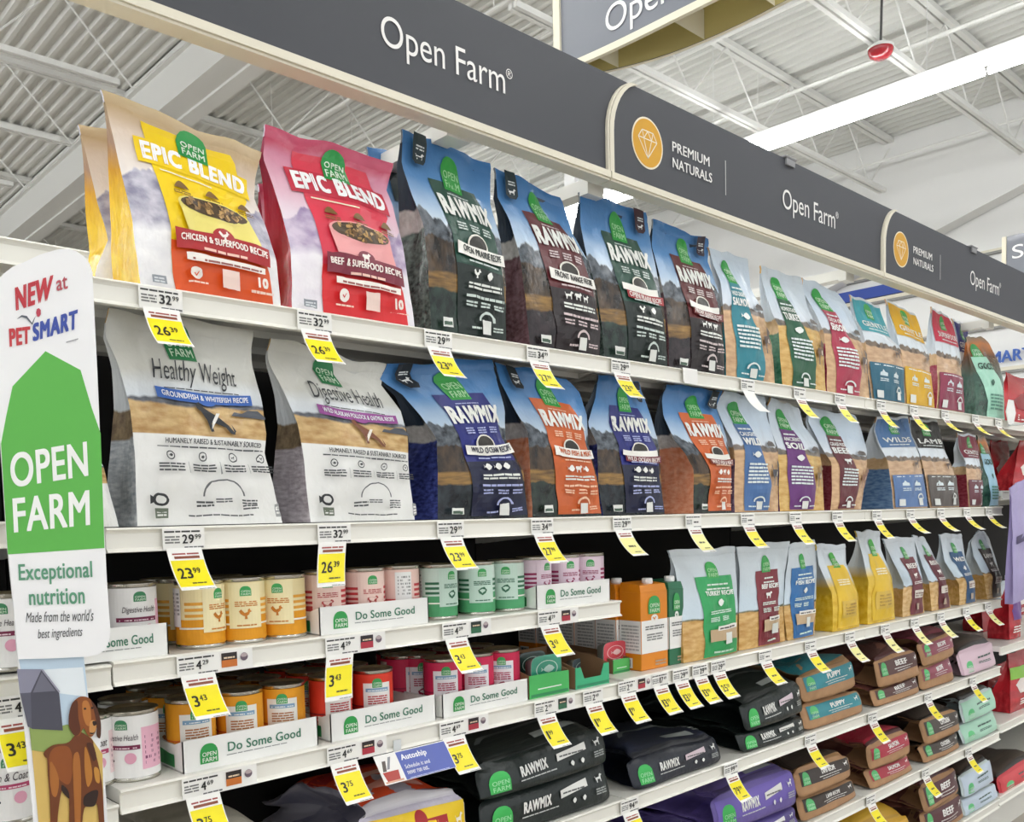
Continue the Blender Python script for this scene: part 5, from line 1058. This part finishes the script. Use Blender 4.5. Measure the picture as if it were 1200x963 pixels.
sack('black bag at the bottom of the stack beside the teal labelled bags', (867, 860, 886, 944, 838, 860), RAWB, rks, se_raw, shelf_z=S4, L=.46, puff=.04, group=G4)
sack('black bag on top of the stack beside the teal labelled bags', (872, 827, 860, 941, 798, 834), RAWB, rks, se_raw, L=.46, puff=.5, group=G4, extra=dict(strip='D8C6CE'))
sack('kraft bag with teal label at the bottom of its stack', (942, 828, 857, 1011, 808, 834), KRB, krs, se_craft, shelf_z=S4, L=.42, puff=.04, group=G4, extra=dict(pan='2E8A96'))
sack('kraft bag with teal label on top of its stack', (940, 794, 826, 1004, 771, 805), KRB, krs, se_craft, L=.42, puff=.25, group=G4, extra=dict(pan='2E8A96'))
sack('kraft bag with brown label at the bottom of its stack', (1023, 810, 830, 1078, 791, 811), MAR, krs, se_craft, shelf_z=S4, L=.42, puff=.04, group=G4, extra=dict(pan='56332F', t='BEEF'))
sack('kraft bag with brown label on top of its stack', (1028, 776, 808, 1077, 760, 791), MAR, krs, se_craft, L=.42, puff=.35, group=G4, extra=dict(pan='56332F', t='BEEF'))
sack('kraft bag with rose red label at the bottom of its stack', (1079, 784, 806, 1117, 768, 790), MAR, krs, se_craft, shelf_z=S4, L=.42, puff=.04, group=G4, extra=dict(pan='96485A', t='RECIPE'))
sack('kraft bag with rose red label on top of its stack', (1081, 755, 783, 1119, 741, 767), MAR, krs, se_craft, L=.42, puff=.35, group=G4, extra=dict(pan='96485A', t='RECIPE'))
sack('black bag with pale pink end lying last on its shelf', (1126, 766, 789, 1168, 751, 774), DKB, mat('pink_side', 'D9BCC8', .4), se_light, shelf_z=S4, L=.4, puff=.4, group=G4, extra=dict(pan='E0C4D0'))
sack('purple bag at the bottom of its stack on the fifth shelf', (842, 978, 1008, 937, 944, 966), PURB, prs, se_raw, shelf_z=S5, L=.46, puff=.04, group=G5, extra=dict(pan='54468A'))
sack('purple bag on top of its stack on the fifth shelf', (838, 940, 980, 934, 900, 942), PURB, prs, se_raw, L=.46, puff=.3, group=G5, extra=dict(pan='6E5CB0'))
sack('kraft bag with dark brown label at the bottom of the stack beside the purple bags', (937, 938, 964, 1005, 912, 936), KRB, krs, se_craft, shelf_z=S5, L=.42, puff=.04, group=G5, extra=dict(pan='352A24', t='LAMB RECIPE'))
sack('kraft bag with dark brown label on top of the stack next to the purple bags', (934, 906, 937, 998, 884, 910), KRB, krs, se_craft, L=.42, puff=.2, group=G5, extra=dict(pan='352A24', t='LAMB RECIPE'))
sack('kraft bag with bright red label at the bottom of its stack', (1018, 904, 926, 1070, 884, 902), MAR, krs, se_craft, shelf_z=S5, L=.42, puff=.04, group=G5, extra=dict(pan='A8283C', t='SALMON'))
sack('kraft bag with bright red label on top of its stack', (1018, 878, 904, 1068, 855, 882), MAR, krs, se_craft, L=.42, puff=.35, group=G5, extra=dict(pan='B02C42', t='SALMON'))
sack('kraft bag with charcoal label at the bottom of its stack', (1082, 875, 898, 1125, 856, 878), DKB, krs, se_craft, shelf_z=S5, L=.42, puff=.04, group=G5, extra=dict(pan='463C36', t='CHICKEN', v0=.35))
sack('kraft bag with charcoal label on top of its stack', (1082, 846, 874, 1125, 830, 855), DKB, krs, se_craft, L=.42, puff=.35, group=G5, extra=dict(pan='463C36', t='CHICKEN', v0=.35))
sack('mint bag at the bottom of the last stack on the fifth shelf', (1127, 850, 873, 1169, 831, 853), LTB, lts, se_light, shelf_z=S5, L=.4, puff=.04, group=G5, extra=dict(pan='AEDCC4'))
sack('mint bag on top of the last stack on the fifth shelf', (1127, 824, 849, 1167, 804, 830), DKB, lts, se_light, L=.4, puff=.3, group=G5, extra=dict(pan='AEDCC4'))
sack('yellow bag lying low on the bottom shelf, mostly cut by the frame', (1002, 985, 1040, 1070, 955, 992), YLB, mat('yellow_side', 'C89A1E', .5), se_light, shelf_z=S6, L=.44, puff=.6, group=G6, extra=dict(pan='D9A520'))
sack('kraft bag with wine red label, lowest of the bottom shelf stack', (1082, 955, 985, 1130, 928, 956), MAR, krs, se_craft, shelf_z=S6, L=.42, puff=.04, group=G6, extra=dict(pan='5A2E34', t='BEEF', v0=.2))
sack('kraft bag with wine red label on top of the bottom shelf stack', (1082, 924, 954, 1125, 899, 927), MAR, krs, se_craft, L=.42, puff=.3, group=G6, extra=dict(pan='5A2E34', t='BEEF', v0=.2))
sack('pale blue bag at the bottom of the last bottom shelf stack', (1128, 938, 960, 1169, 917, 938), LTB, lts, se_light, shelf_z=S6, L=.4, puff=.04, group=G6, extra=dict(pan='C6D4E2'))
sack('pale blue bag on top of the last bottom shelf stack', (1128, 912, 936, 1164, 888, 915), DKB, lts, se_light, L=.4, puff=.3, group=G6, extra=dict(pan='C6D4E2'))
# ================================================================== PRICE TAGS
def digits(d, s, u0, v0, h, col='1E1E1A', asp=1.0):
    """big figures followed by small raised cents, like 26 39"""
    a, b = s.split('.') if '.' in s else (s, '')
    def run(t_, u, v, hh, bold):
        for c_ in t_:
            cw = .56 * hh * asp * (.5 if c_ == '1' else 1); d.text(col, c_, u, u + cw, v, v + hh, bold=bold); u += cw + .09 * hh * asp
        return u
    e = run(a, u0, v0, h, .02)
    if b: run(b, e + .02 * asp * h, v0 + h * .48, h * .52, .012)
def price_tag(px, z, label, reg=None, sale=None, tilt=38, sw=None, white=False, L=.078, wd=.055, yaw=0.0, dx=.004, sale_tag=True, shelf_label=True):
    x0 = xs(px, D - .006, z - .018); lw = .066 if not sw else .125
    t = thing('price_tag', label, 'price tag', (x0 + lw / 2, D - .007, z - .035), 'price tags on the shelf edges'); o = t.location
    WP = paper('F4F3EE')
    if shelf_label:
        y = D - .0075; zt, zb = z - .003, z - .0355
        m = MB(); m.box(x0, x0 + lw, y, y + .0008, zb, zt, WP); sl = m.build('shelf_label', t, o)
        F = lambda u, v, k: Vector((x0 + u * .066, y - k, lerp(zb, zt, v))); d = Dec(F, .00015, .0002); d.dense = False; d.cur = 'label_print'
        d.words('3A3A38', .04, .9, .8, .95, 1, 5); d.words('7A7A78', .05, .4, .3, .7, 3, 2); d.words('6A6A6A', .5, .98, .06, .2, 1, 4)
        if reg: digits(d, reg, .45, .28, .42, asp=.55)
        else: d.words('3A3A38', .5, .8, .4, .6, 1, 2)
        if sw: d.rect(sw[0], 1.08, 1.48, .2, .9, 1); d.rect(sw[1], 1.08, 1.48, .55, .9, 1); d.words('E8D0B0', 1.14, 1.42, .62, .76, 1, 3); d.ell('6A5A66', 1.66, .62, .1, .2); d.ell('B8A8A8', 1.66, .7, .09, .1)
        for n, mb in d.parts.items(): mb.build(n, sl, o)
    if sale_tag:
        th = math.radians(tilt); zt = z - .033; y = D - .0095; c = math.cos(th); s = math.sin(th); x1 = x0 + dx
        def F(u, v, k):
            e = (1 - v) * L; b = .12 * (1 - v) * (1 - v) * L; t_ = th * (.55 + .45 * (1 - v))
            return Vector((x1 + u * wd + yaw * e, y - abs(math.sin(t_)) * e - k * math.cos(t_), zt - math.cos(t_) * e - k * abs(math.sin(t_)) * .5))
        m = MB(); n = 8; m.grid([[F(i / 2, j / n, 0) for i in range(3)] for j in range(n + 1)], WP); m.grid([[F(1 - i / 2, j / n, -.0006) for i in range(3)] for j in range(n + 1)], WP)
        st = m.build('sale_tag', t, o)
        d = Dec(F, .0002, .0004); d.dense = False; d.cur = 'sale_print'
        if not white:
            d.words('A34A44', .12, .9, .86, .92, 1, 3); d.band('8E4A30', .16, .88, .775, .055)
            d.cur = 'yellow_panel'; d.rows('F6E60E' if white is False else 'F2EC9A', [(.1, .03, .97), (.74, .03, .97)], 4, .1); d.cur = 'sale_print'
            if sale: digits(d, sale, .13, .32, .25, asp=1.3)
            else: d.words('4A4620', .3, .75, .4, .52, 1, 2)
            d.words('5A5420', .4, .8, .18, .24, 1, 3); d.words('6A6A66', .5, .95, .03, .055, 1, 3)
        for n_, mb in d.parts.items(): mb.build(n_, st, o)
    return t
a_ = '32.99'; TG = price_tag
TG(162, S1, 'yellow sale tag reading 26.39 under the large yellow pouch', a_, '26.39'); TG(348, S1, 'yellow sale tag reading 26.39 under the pink pouch', a_, '26.39')
TG(497, S1, 'yellow sale tag reading 23.99 under the first green panelled pouch on top', '29.99', '23.99'); TG(617, S1, 'yellow sale tag reading 27.99 under the maroon panelled pouch on top', '34.99', '27.99')
TG(716, S1, 'yellow sale tag reading 23.99 right of the top shelf joint', '29.99', '23.99')
TG(868, S1, 'blank white tag hanging under the pale teal pouch', None, None, white=True, tilt=40)
for px, it in ((930, 'the dark green turkey pouch'), (978, 'the crimson panelled pouch'), (1027, 'the teal topped small pouch'), (1066, 'the golden topped small pouch')): TG(px, S1, 'small yellow sale tag under %s on the top shelf' % it, None, None)
for px, it in ((1103, 'the pink topped small pouch'), (1139, 'the dark green dental pouch'), (1166, 'the right end of the top shelf')): TG(px, S1, 'pale sale tag seen edge on under %s' % it, None, None, tilt=48)
TG(190, S2, 'yellow sale tag reading 23.99 under the white bag with blue ribbon', '29.99', '23.99'); TG(372, S2, 'yellow sale tag reading 26.39 curling left under the mauve ribbon bag', a_, '26.39', tilt=16, yaw=-.25, dx=.0)
TG(512, S2, 'yellow sale tag reading 23.99 under the navy panelled pouch', '29.99', '23.99'); TG(622, S2, 'yellow sale tag reading 27.99 under the pinched orange pouch', '34.99', '27.99')
TG(718, S2, 'washed out pale tag right of the second shelf joint', '29.99', None, white=None, tilt=42)
for px, it in ((803, 'the orange panelled pouch'), (868, 'the denim blue pouch'), (925, 'the purple panelled pouch'), (975, 'the beef pouch'), (1022, 'the slate blue small pouch')): TG(px, S2, 'yellow sale tag under %s on the second shelf' % it, None, None, white=None if px == 803 else False)
for px, it in ((1062, 'the black topped pouch'), (1098, 'the turned maroon topped pouch'), (1129, 'the pale blue dental pouch'), (1155, 'the right end of the second shelf')): TG(px, S2, 'narrow pale sale tag under %s' % it, None, None, tilt=48)
SWO = ('C8702A', '2A2220'); SWR = ('B03040', '2A2224'); SWG = ('2E6A4A', '1E2A26')
TG(207, C1, 'yellow sale tag reading 3.43 under the loose yellow cans', '4.29', '3.43', sw=SWO); TG(381, C1, 'yellow sale tag reading 3.43 curling left under the pink can tray', '4.29', '3.43', tilt=16, yaw=-.25, dx=.0, sw=SWR)
TG(518, C1, 'yellow sale tag reading 3.43 under the green turkey cans', '4.29', '3.43', sw=SWG); TG(630, C1, 'yellow sale tag reading 3.43 under the lilac can tray', '4.29', '3.43', sw=SWR)
TG(213, C2, 'yellow sale tag reading 3.75 under the orange can tray', '4.69', '3.75', sw=SWO); TG(383, C2, 'yellow sale tag reading 3.75 under the red can tray', '4.69', '3.75', sw=SWR)
TG(515, C2, 'yellow sale tag reading 3.75 right of the blue subscription card', '4.69', '3.75', sw=SWR); TG(626, C2, 'yellow sale tag reading 1.99 under the bright green cup tray', '2.49', '1.99', sw=SWG); TG(683, C2, 'yellow sale tag reading 1.99 under the notched cup tray', '2.49', '1.99')
TG(-12, C2 + .165, 'yellow sale tag cut by the left edge of the photo', '4.29', '3.43')
TG(724, S3, 'yellow sale tag reading 1.99 under the small red tub', '2.49', '1.99', sw=SWR); TG(763, S3, 'yellow sale tag reading 13.99 under the orange carton', '17.49', '13.99')
for px, it, n in ((788, 'the green carton', '13.59'), (811, 'the left edge of the grey turkey pouch', '13.99'), (833, 'the middle of the grey turkey pouch', '25.59')): TG(px, S3, 'yellow sale tag reading %s under %s' % (n, it), '29.99', n)
for px, it in ((889, 'the dark red beef pouch'), (943, 'the bright blue panelled pouch'), (990, 'the short yellow pouch'), (1032, 'the taller yellow pouch'), (1067, 'the split maroon pouch'), (1098, 'the wine red pouch'), (1128, 'the steel blue pouch'), (1154, 'the dark brown pouch')): TG(px, S3, 'sale tag under %s on the third shelf' % it, None, None, white=None if px in (990, 1032, 1067, 1098, 1154) else False, tilt=42)
TG(727, S4, 'yellow sale tag below the lone navy bag, cut by the photo bottom', '94.99', None); TG(848, S4, 'yellow sale tag reading 79.99 above the purple bags', '99.99', '79.99')
for px, it in ((943, 'below the teal labelled bags'), (1017, 'below the brown labelled kraft bags'), (1083, 'below the rose red labelled bags'), (1136, 'below the black bag with pink end')): TG(px, S4, 'yellow sale tag on the fourth shelf edge %s' % it, None, None)
for px, it in ((1015, 'below the bright red labelled bags'), (1080, 'below the charcoal labelled bags'), (1131, 'below the mint bags')): TG(px, S5, 'yellow sale tag on the fifth shelf edge %s' % it, None, None)
# ------------------------------------------------------------------ cards clipped to the shelf edges
def autoship():
    y = D - .012; P = [at(437, 883, y), at(520, 862, y)]; x0, x1 = P[0].x, P[1].x; zt = C2 - .036; h = .058
    t = thing('subscription_card', 'blue and white card hanging from the can shelf between two yellow tags', 'card', ((x0 + x1) / 2, y, zt)); o = t.location
    F = lambda u, v, k: Vector((lerp(x0, x1, u), y - (1 - v) * h * .62 - k * .8, zt - (1 - v) * h * .78 - k * .5))
    m = MB(); W = paper('F2F0EC'); m.grid([[F(i / 4, j / 4, 0) for i in range(5)] for j in range(5)], W); m.grid([[F(1 - i / 4, j / 4, -.0008) for i in range(5)] for j in range(5)], W); b = m.build('card', t, o)
    d = Dec(F, .0002, .0004); d.dense = False; d.cur = 'blue_panel'; d.rows('4F5FAE', [(.02, .29, .99), (.98, .29, .99)], 6)
    d.cur = 'picture'; d.rows('B0382E', [(.1, .05, .22), (.42, .03, .24)], 3); d.rows('D8A58C', [(.05, .02, .26), (.11, .02, .26)], 3); d.poly('8A8C92', [(0, 0), (.3, 0), (.9, 1), (.6, 1)], .1, .22, .5, .9); d.poly('5A5048', [(0, 0), (.4, 0), (.7, 1), (.3, 1)], .04, .16, .45, .8)
    d.cur = 'lettering'; d.text('F6F6F8', 'Autoship', .33, .69, .64, .9, bold=.03); d.text('F0F0F4', 'Schedule it and', .335, .68, .4, .54, bold=.015); d.text('F0F0F4', 'never run out.', .335, .63, .2, .34, bold=.015); d.words('AEB6DC', .34, .9, .06, .11, 1, 9)
    for n, mb in d.parts.items(): mb.build(n, b, o)
    m = MB(); m.box(lerp(x0, x1, .3), lerp(x0, x1, .4), D - .0085, D - .006, zt - .002, zt + .02, mat('clear_clip', 'D8DCDC', .2)); m.build('clip', t, o)
autoship()
def flip_card():
    x0 = xs(800, D - .008, S1 - .01); x1 = xs(817, D - .008, S1 - .01); y = D - .009
    t = thing('blank_card', 'blank white card folded over the top shelf edge right of the joint', 'card', (x0, y, S1)); o = t.location; W = paper('F4F3EE'); m = MB()
    pr = [(D + .012, S1 + .0015), (D - .008, S1 + .002), (y, S1 - .002), (y - .0005, S1 - .032)]
    m.grid([[(x, a, b) for x in (x0, x1)] for a, b in pr], W); m.build('card', t, o)
    m = MB(); m.grid([[(x, a - .001, b) for x in (x0 + .004, x1 - .004)] for a, b in ((y, S1 - .032), (y - .001, S1 - .036))], W); m.build('fold', t, o)
flip_card()
def hex_card():
    c = at(1185, 483, D - .02); t = thing('hexagon_card', 'white hexagonal shelf talker at the right end of the top shelf', 'card', c); W = paper('F2F2F0'); m = MB()
    P = [Vector((c.x + a * .055, c.y, c.z + b * .05)) for a, b in ((-.5, -1), (.5, -1), (1, 0), (.5, 1), (-.5, 1), (-1, 0))]
    m.prism(P, Vector((0, 0, 0)), Vector((0, .003, 0)), W); m.build('card', t, c)
    m = MB(); m.box(c.x - .01, c.x + .01, c.y + .0035, D - .0075, c.z - .01, c.z + .004, mat('clear_clip', 'D8DCDC', .2)); m.build('clip', t, c)
hex_card()
# ================================================================== THE CARDBOARD SIGN
def shelf_sign():
    Y = 1.25; c = at(60, 960, Y); t = thing('cardboard_sign', 'tall white and green cardboard sign with a brown dog at the left edge', 'sign', Vector((c.x, Y, c.z))); o = t.location
    pt = lambda x, y, k=0: at(x, y, Y) + Vector((0, -k, 0))
    WC = mat('sign_card', 'F4F4F4', .45); upper = [(-10, 335), (5, 320), (14, 313), (27, 308), (46, 299), (66, 293), (78, 292), (88, 295), (97, 301), (104, 310), (107, 320), (113, 440), (118, 560), (124, 680), (128, 738), (127, 750), (122, 761), (113, 767), (100, 769), (60, 771), (20, 772), (14, 700), (8, 640), (0, 520), (-6, 420)]
    lower = [(20, 760), (98, 764), (101, 790), (104, 818), (111, 826), (116, 842), (119, 864), (118, 874), (122, 900), (125, 935), (127, 975), (130, 1010), (46, 1010), (40, 963), (30, 860)]
    def slab(poly, y0, y1, m_): 
        V = [pt(*p) for p in poly]; tri = tessellate_polygon([V]); mb = MB(); n = len(V); A = [p + Vector((0, y0, 0)) for p in V]; B = [p + Vector((0, y1, 0)) for p in V]
        mb.add(A + B, [tuple(q) for q in tri] + [tuple(i + n for i in q[::-1]) for q in tri] + [(i, (i + 1) % n, (i + 1) % n + n, i + n) for i in range(n)], m_); return mb
    ub = slab(upper, -.004, 0, WC).build('upper_board', t, o); lb = slab(lower, .0015, .0045, WC).build('lower_board', t, o)
    def flat(mb, poly, col, k): 
        V = [pt(x, y, k) for x, y in poly]; mb.add(V, [tuple(q) for q in tessellate_polygon([V])], ink(col))
    m = MB(); flat(m, [(52, 412), (93, 434), (106, 478), (116.5, 508), (119, 580), (121, 642), (8, 649.5), (3.5, 580), (0, 520), (6, 488), (13.5, 453)], '5DB54A', .0044); m.build('green_panel', ub, o)
    m = MB()
    def word(s, bl, br, tl, tr, col, bold=.02, shear=0):
        vs, fs = text_raw(s, bold, shear, 8); x0 = min(a for a, b in vs); x1 = max(a for a, b in vs); y0 = min(b for a, b in vs); y1 = max(b for a, b in vs); P = []
        n = len(vs) // 4 if bold > 0 else len(vs)
        for i, (a, b) in enumerate(vs):
            u = (a - x0) / (x1 - x0); v = (b - y0) / (y1 - y0); P.append(pt(lerp(lerp(bl[0], br[0], u), lerp(tl[0], tr[0], u), v), lerp(lerp(bl[1], br[1], u), lerp(tl[1], tr[1], u), v), .0049 + .00009 * (i // n)))
        m.add(P, fs, ink(col))
    word('NEW', (17.5, 365), (58, 352), (16, 338), (61, 323), 'C4343E', .05); word('at', (65, 342), (78, 339), (64, 328), (77, 324), 'B8505A', .015)
    m.build('headline', ub, o); m = MB()
    word('PET', (10, 407), (34, 403), (9, 386), (34, 383), 'C83A40', .05); word('SMART', (37, 401), (89, 386), (37, 380), (89.5, 363), '3A50A8', .05)
    m.build('store_lettering', ub, o); m = MB()
    word('OPEN', (12, 572), (102, 558), (9.5, 532), (100, 517), 'F6F8F4', .022); word('FARM', (15, 624), (104, 615), (13, 584), (103, 574), 'F6F8F4', .022)
    m.build('panel_lettering', ub, o); m = MB()
    word('Exceptional', (21, 686), (107, 682), (20, 661), (106, 657), '5C9A78', .02); word('nutrition', (33, 709), (98, 707), (32, 691), (97, 688), '5C9A78', .02)
    word("Made from the world's", (29, 729), (108, 727), (29, 717), (108, 713), '3A3C3E', 0, .2); word('best ingredients', (43, 751), (95, 748), (43, 737), (95, 734), '3A3C3E', 0, .2)
    m.build('slogan', ub, o)
    m = MB(); flat(m, [(40.8, 367), (42, 371.5), (44.5, 372), (46.3, 369), (46.3, 364), (44, 361.8), (41.6, 363)], 'B83A4E', .005)
    flat(m, [(18, 375), (24, 370), (30, 371), (36, 379), (39, 373), (40.5, 371), (36.5, 381.5), (29.5, 374), (24, 372)], '5A606A', .005); flat(m, [(76, 401), (90, 397), (90, 398.5), (76, 402.5)], 'A8A8AA', .005); m.build('bouncing_ball', ub, o)
    q = lambda L_: [(x * .2314, 740 + y * .2314) for x, y in L_]
    m = MB(); k = -.0008
    flat(m, q([(88, 95), (422, 100), (440, 260), (446, 340), (448, 480), (160, 480)]), 'C3D8E8', k - .0002)
    flat(m, q([(110, 200), (420, 180), (440, 330), (200, 300)]), 'E6EEF2', k); m.build('sky_print', lb, o)
    m = MB(); k = .0; flat(m, q([(150, 470), (250, 500), (350, 480), (450, 520), (520, 620), (530, 1180), (215, 1180)]), 'D8B766', k - .0006); flat(m, q([(146, 455), (260, 490), (340, 470), (448, 500), (452, 560), (300, 620), (160, 600)]), '8FA45A', k); m.build('field_print', lb, o)
    m = MB(); k = .0006; flat(m, q([(85, 190), (210, 190), (155, 308), (100, 312)]), '8A8A9C', k); flat(m, q([(100, 312), (155, 308), (160, 490), (140, 480)]), '5A5A68', k)
    flat(m, q([(210, 190), (298, 300), (318, 500), (160, 492), (155, 308)]), '4A4A56', k); flat(m, q([(210, 205), (280, 300), (165, 308)]), '6E6E7C', k + .0004); flat(m, q([(205, 190), (216, 190), (302, 302), (296, 308)]), '9C9CAC', k + .0006); m.build('barn_print', lb, o)
    m = MB(); k = .0014
    D_ = [('6E3814', [(380, 520), (345, 565), (270, 570), (240, 590), (222, 606), (218, 620), (228, 636), (238, 640), (240, 720), (248, 800), (255, 960), (250, 1180), (290, 1180), (288, 960), (298, 870), (312, 790), (345, 800), (350, 870), (345, 1180), (385, 1180), (412, 1180), (415, 880), (470, 885), (490, 860), (500, 963), (502, 1180), (535, 1180), (520, 800), (500, 680), (472, 580), (470, 545), (400, 500)]),
          ('8E4C1C', [(345, 575), (275, 580), (245, 620), (250, 700), (310, 760), (350, 780), (370, 700), (365, 620)]), ('A8672A', [(250, 640), (285, 700), (300, 760), (285, 840), (262, 830), (250, 760)]),
          ('2C1810', [(310, 768), (345, 800), (352, 850), (330, 830), (306, 800)]), ('2C1810', [(420, 830), (470, 800), (500, 800), (485, 870), (470, 886), (418, 884)]),
          ('B5762E', [(425, 560), (455, 640), (470, 740), (440, 800), (425, 700)]), ('C28838', [(470, 680), (500, 690), (505, 770), (480, 760)]), ('A8672A', [(365, 620), (400, 600), (410, 760), (405, 960), (400, 1180), (380, 1180), (375, 900), (368, 760)]),
          ('4A2410', [(430, 560), (468, 560), (490, 640), (470, 660), (455, 620)]),
          ('8A4A1A', [(345, 420), (360, 360), (400, 325), (445, 330), (475, 365), (490, 450), (485, 500), (462, 535), (440, 525), (420, 480), (400, 530), (372, 525), (345, 470)]),
          ('5A2A0E', [(345, 420), (362, 355), (392, 340), (392, 430), (408, 500), (390, 528), (368, 522), (344, 478)]), ('4E2610', [(455, 340), (490, 385), (510, 460), (507, 545), (484, 530), (488, 470), (472, 395)]),
          ('B87434', [(412, 350), (440, 345), (455, 380), (460, 450), (450, 480), (430, 470), (415, 420)]), ('C98E50', [(450, 450), (478, 445), (488, 480), (470, 525), (448, 515)]),
          ('2A140A', [(462, 452), (484, 450), (487, 470), (470, 478)]), ('1C0E06', [(420, 385), (432, 383), (434, 393), (422, 395)]), ('1C0E06', [(458, 380), (468, 380), (468, 390), (459, 391)]), ('2A140A', [(450, 508), (468, 512), (480, 500), (468, 520), (452, 516)])]
    def soft(L_):
        for _ in range(2): L_ = [p for a, b in zip(L_, L_[1:] + L_[:1]) for p in ((a[0] * .78 + b[0] * .22, a[1] * .78 + b[1] * .22), (a[0] * .22 + b[0] * .78, a[1] * .22 + b[1] * .78))]
        return L_
    for i, (c_, L_) in enumerate(D_): flat(m, q(soft(L_)), c_, k + i * .00008)
    m.build('dog_print', lb, o)
    m = MB(); xx = at(70, 500, Y).x
    for z in (S2 - .02, C2 - .02): m.box(xx - .012, xx + .012, Y + .005, D - .0065, z - .004, z + .004, mat('clear_clip', 'D8DCDC', .2))
    m.build('mounting_strip', t, o)
shelf_sign()
# ================================================================== THE FARTHEST SECTION: RED BAGS
def pr_plain(d, pan='E9DCD6', t=None, lime=None):
    d.rows(pan, [(.3, .2, .8), (.45, .1, .9), (.62, .3, .72)], 6); d.words('F4E8E4', .2, .8, .1, .22, 3, 3)
    if lime: d.rows(lime, [(.55, .0, 1), (.75, .0, 1)], 6)
KR = K(RED, RED, pr_plain); KRW = K(art('redwhite', [(0, 'B01826'), (.45, 'B81C2A'), (.52, 'C8D0D8'), (1, 'BFC8D0')], []), RED, pr_plain)
GB = 'bags in the farthest section'
pouch('red bag with a pale diamond patch behind the dental pouch', [(1163, 574), (1163, 545), (1161, 525), (1162, 508)], [(1183, 571), (1184, 545), (1183, 525), (1181, 510)], KR, y=D + .16, zbase=ZD[1], zmax=ZD[0] - .04, d=.08, group=GB, name='red_bag')
pouch('red bag cut by the right edge on the second shelf', [(1187, 572), (1189, 545), (1192, 520), (1196, 500)], [(1222, 566), (1222, 540), (1220, 515), (1218, 500)], KR, y=D + .05, zbase=ZD[1], zmax=ZD[0] - .04, d=.08, group=GB, name='red_bag')
pouch('red bag at the far right end of the top shelf', [(1183, 489), (1182, 465), (1181, 450), (1180, 436)], [(1222, 496), (1222, 470), (1220, 458), (1218, 450)], KR, y=D + .06, zbase=ZD[0], d=.1, group=GB, name='red_bag', extra=dict(pan='8E1420'))
pouch('red and grey bag standing left of the purple bag', [(1152, 756), (1150, 720), (1149, 700), (1150, 684)], [(1184, 749), (1183, 710), (1180, 690), (1178, 680)], KRW, y=D + .22, zbase=ZD[2], d=.09, group=GB, name='red_bag')
pouch('red bag with purple patch below the purple bag', [(1183, 752), (1182, 720), (1182, 695), (1180, 675)], [(1196, 750), (1196, 715), (1195, 690), (1194, 668)], KR, y=D + .04, zbase=ZD[2], d=.09, group=GB, name='red_bag', extra=dict(pan='6A3A8A'))
pouch('red bag with purple patch standing behind the mint bags', [(1160, 842), (1158, 815), (1158, 800), (1156, 785)], [(1186, 832), (1186, 800), (1182, 785), (1178, 775)], KR, y=D + .24, zbase=ZD[3], d=.09, group=GB, name='red_bag', extra=dict(pan='5A2A6E'))
pouch('red bag with lime green band at the right edge', [(1184, 834), (1184, 800), (1182, 780), (1181, 766)], [(1222, 822), (1222, 790), (1220, 770), (1218, 756)], KR, y=D + .04, zbase=ZD[3], d=.09, group=GB, name='red_bag', extra=dict(lime='8CC63E'))
pouch('lilac bag hanging from a clip strip at the right edge', [(1187, 708), (1187, 660), (1186, 610), (1184, 572)], [(1224, 690), (1222, 640), (1220, 590), (1218, 552)], K(art('lilac', [(0, 'A79CCB'), (1, 'A79CCB')], []), mat('lilac_side', '9A8EC0', .4), lambda d: d.words('3A2A5E', .1, .9, .5, .62, 1, 2)), y=D - .09, d=.03, lean=.012, bulge=.008, group=GB, name='hanging_bag')
def clip_strip():
    p = at(1202, 556, D - .072); t = thing('clip_strip', 'thin clear strip carrying the lilac hanging bag', 'strip', p); g = mat('clear_clip', 'D8DCDC', .2); m = MB()
    m.box(p.x - .008, p.x + .008, p.y - .001, p.y + .001, p.z - .01, S1 - .02, g); m.build('strip', t, p); m = MB(); m.box(p.x - .012, p.x + .012, p.y, D - .007, S1 - .026, S1 - .018, g); m.build('hook', t, p)
clip_strip()
sack('dark bag with bright red end at the right edge, near the bottom', (1171, 915, 932, 1222, 880, 900), DKB, mat('red_side', 'C8303C', .4), se_light, shelf_z=None, L=.4, puff=.3, group=GB, extra=dict(pan='D24048'))

for src, dx, dy, lb in (('red_bag', .36, .12, 'red bag second along the farthest second shelf'), ('red_bag.003', .62, .1, 'red and grey bag deepest on the farthest third shelf'), ('red_bag.005', .3, .02, 'red bag set back behind the lime banded one')):
    o_ = bpy.data.objects[src]; dup(o_, (o_.location.x + dx, o_.location.y + dy, o_.location.z), .06, lb)
